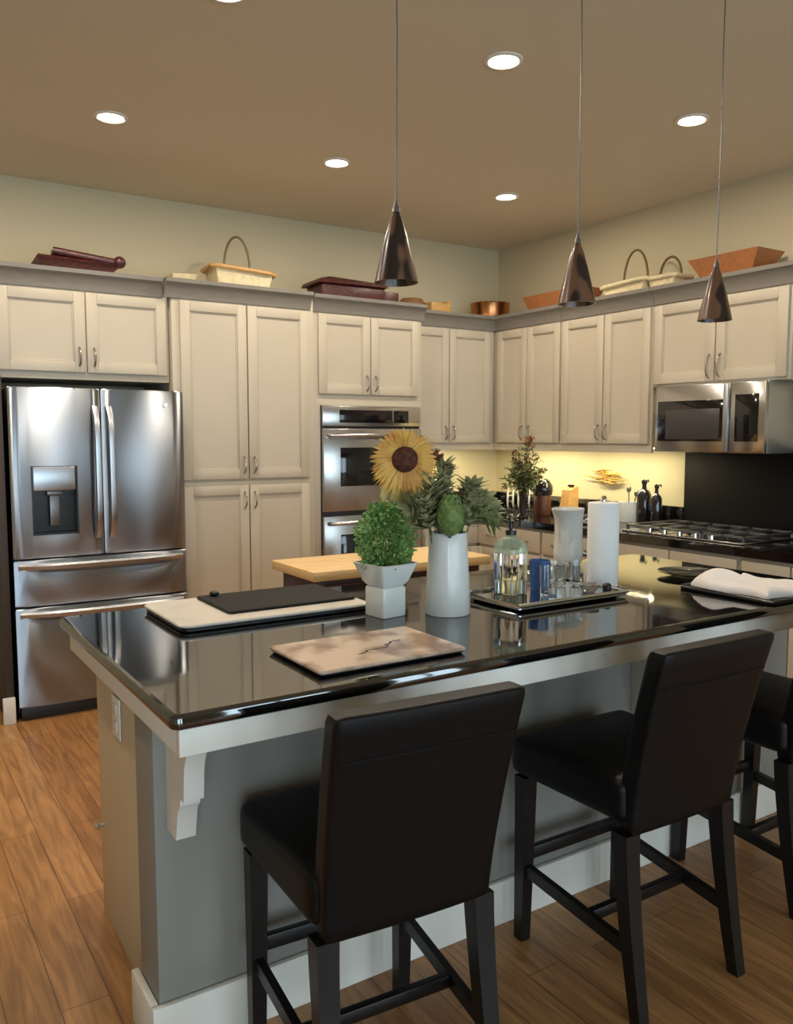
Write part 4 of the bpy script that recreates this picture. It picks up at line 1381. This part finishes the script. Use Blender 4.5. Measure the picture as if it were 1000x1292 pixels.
def basket(label, cx, cy, rz, L, W, h, m_body, rim_m, handle_x, handle_w, handle_h, tilt=0.0, group='handled baskets on the cabinets', rimw=1.12):
    t = thing('basket', label, 'basket', (cx, cy, ZK), rz, group)
    m = MB()
    sec = []
    for s, z in ((0.88, 0.0), (1.0, h)):
        sec.append([(a * L / 2 * s, b_ * W / 2 * s, z + (tilt * a if z else 0)) for a, b_ in ((-1, -1), (0, -1.02), (1, -1), (1.02, 0), (1, 1), (0, 1.02), (-1, 1), (-1.02, 0))])
    inner = [[(x * 0.93, y * 0.90, z) for x, y, z in sec[1]], [(x * 0.93, y * 0.90, z + 0.01) for x, y, z in sec[0]]]
    m.loft(sec + inner)
    part('body', m, m_body, t, local=True)
    m = MB()
    m.tube([(a * L / 2 * rimw, b_ * W / 2 * rimw, h + tilt * a * rimw) for a, b_ in ((-1, -0.8), (-0.8, -1), (0.8, -1), (1, -0.8), (1, 0.8), (0.8, 1), (-0.8, 1), (-1, 0.8))], 0.013, 8, closed=True)
    part('rim', m, rim_m, t, local=True)
    m = MB()
    pts = []
    for i in range(17):
        a = PI * i / 16
        pts.append((handle_x - handle_w / 2 * math.cos(a) * (1 - 0.12 * math.sin(a)), 0, h + tilt * handle_x / L * 2 + (handle_h - h) * math.sin(a) ** 0.75))
    m.tube(pts, 0.0075, 8)
    part('handle', m, M['bronze_wire'], t, local=True)
    return t


basket('cream basket with a tall arched handle on top of the pantry', 2.06, 5.02, math.radians(-4), 0.36, 0.24, 0.115, M['cream_wicker'], M['tan_wood'], -0.01, 0.17, 0.335, tilt=-0.012)
m = MB(); m.loft([[(1.66, 5.05, ZK), (1.78, 5.05, ZK), (1.78, 5.18, ZK), (1.66, 5.18, ZK)], [(1.64, 5.03, ZK + 0.075), (1.80, 5.03, ZK + 0.085), (1.80, 5.20, ZK + 0.085), (1.64, 5.20, ZK + 0.075)]])
single('small_box', m, M['cream_wicker'], 'small pale cream box left of the tall-handled basket', 'box')
# burgundy hamper over the oven
t = thing('wicker_hamper', 'long burgundy wicker hamper on top of the oven tower', 'hamper', (2.86, 5.05, ZK), math.radians(-3))
part('body', MB().box(-0.25, 0.22, -0.13, 0.13, 0, 0.10, 0.012), M['burgundy'], t, local=True)
part('lid', MB().loft([[(-0.28, -0.15, 0.101), (0.235, -0.15, 0.101), (0.235, 0.15, 0.101), (-0.28, 0.15, 0.101)], [(-0.27, -0.14, 0.125), (0.225, -0.14, 0.120), (0.225, 0.14, 0.120), (-0.27, 0.14, 0.125)], [(-0.18, -0.10, 0.150), (0.16, -0.10, 0.135), (0.16, 0.10, 0.135), (-0.18, 0.10, 0.150)]]), M['burgundy'], t, local=True)
part('side_box', MB().box(0.222, 0.345, -0.10, 0.10, 0, 0.085, 0.008), M['burgundy'], t, local=True)
# tan box, clay pot, copper bowl in the corner
m = MB(); m.box(3.60, 3.775, 5.11, 5.25, ZK, ZK + 0.085, 0.004); m.box(3.74, 3.775, 5.105, 5.255, ZK, ZK + 0.10, 0.003)
single('wooden_box', m, M['tan_wood'], 'small tan wooden box on top of the corner wall cabinet', 'box')
m = MB(); m.lathe([(0, 0), (0.07, 0), (0.098, 0.03), (0.10, 0.07), (0.075, 0.10), (0.03, 0.108), (0, 0.108)], 3.47, 5.18, ZK, 28)
single('clay_pot', m, M['brown_clay'], 'low round brown pot left of the tan wooden box', 'pot')
m = MB(); m.lathe([(0, 0), (0.140, 0), (0.150, 0.012), (0.152, 0.115), (0.156, 0.122), (0.148, 0.122), (0.142, 0.02), (0, 0.012)], 4.19, 5.16, ZK, 40)
single('copper_pan', m, M['copper'], 'shiny copper pan in the corner on top of the cabinets', 'pan')


def flared_tray(label, cx, cy, rz, L, W, h, fl):
    t = thing('wooden_trough', label, 'trough', (cx, cy, ZK), rz, 'orange wooden troughs on the right cabinets')
    m = MB()
    a, b_ = L / 2 - fl, W / 2 - fl * 0.7
    A, B_ = L / 2, W / 2
    th = 0.012
    quad = lambda x, y, z: [(-x, -y, z), (x, -y, z), (x, y, z), (-x, y, z)]
    m.loft([quad(a, b_, 0), quad(A, B_, h), quad(A - th, B_ - th, h), quad(a - th * 0.6, b_ - th * 0.6, th)])
    part('trough', m, M['terracotta'], t, local=True)
    return t


flared_tray('orange-brown flared wooden trough behind the middle pendant', 4.28, 4.46, PI / 2, 0.60, 0.22, 0.115, 0.05)
flared_tray('largest orange-brown wooden trough, above the microwave cabinet', 4.300, 3.075, PI / 2, 0.46, 0.25, 0.130, 0.075)
basket('wide cream basket with arched handle, between the two wooden troughs', 4.27, 3.80, PI / 2, 0.34, 0.20, 0.075, M['cream_wicker'], M['cream_wicker'], -0.02, 0.20, 0.29, tilt=-0.006)
basket('small cream basket with low arched handle, beside the wide cream basket', 4.29, 3.52, PI / 2, 0.19, 0.18, 0.075, M['cream_wicker'], M['cream_wicker'], 0.0, 0.165, 0.205, rimw=1.08)
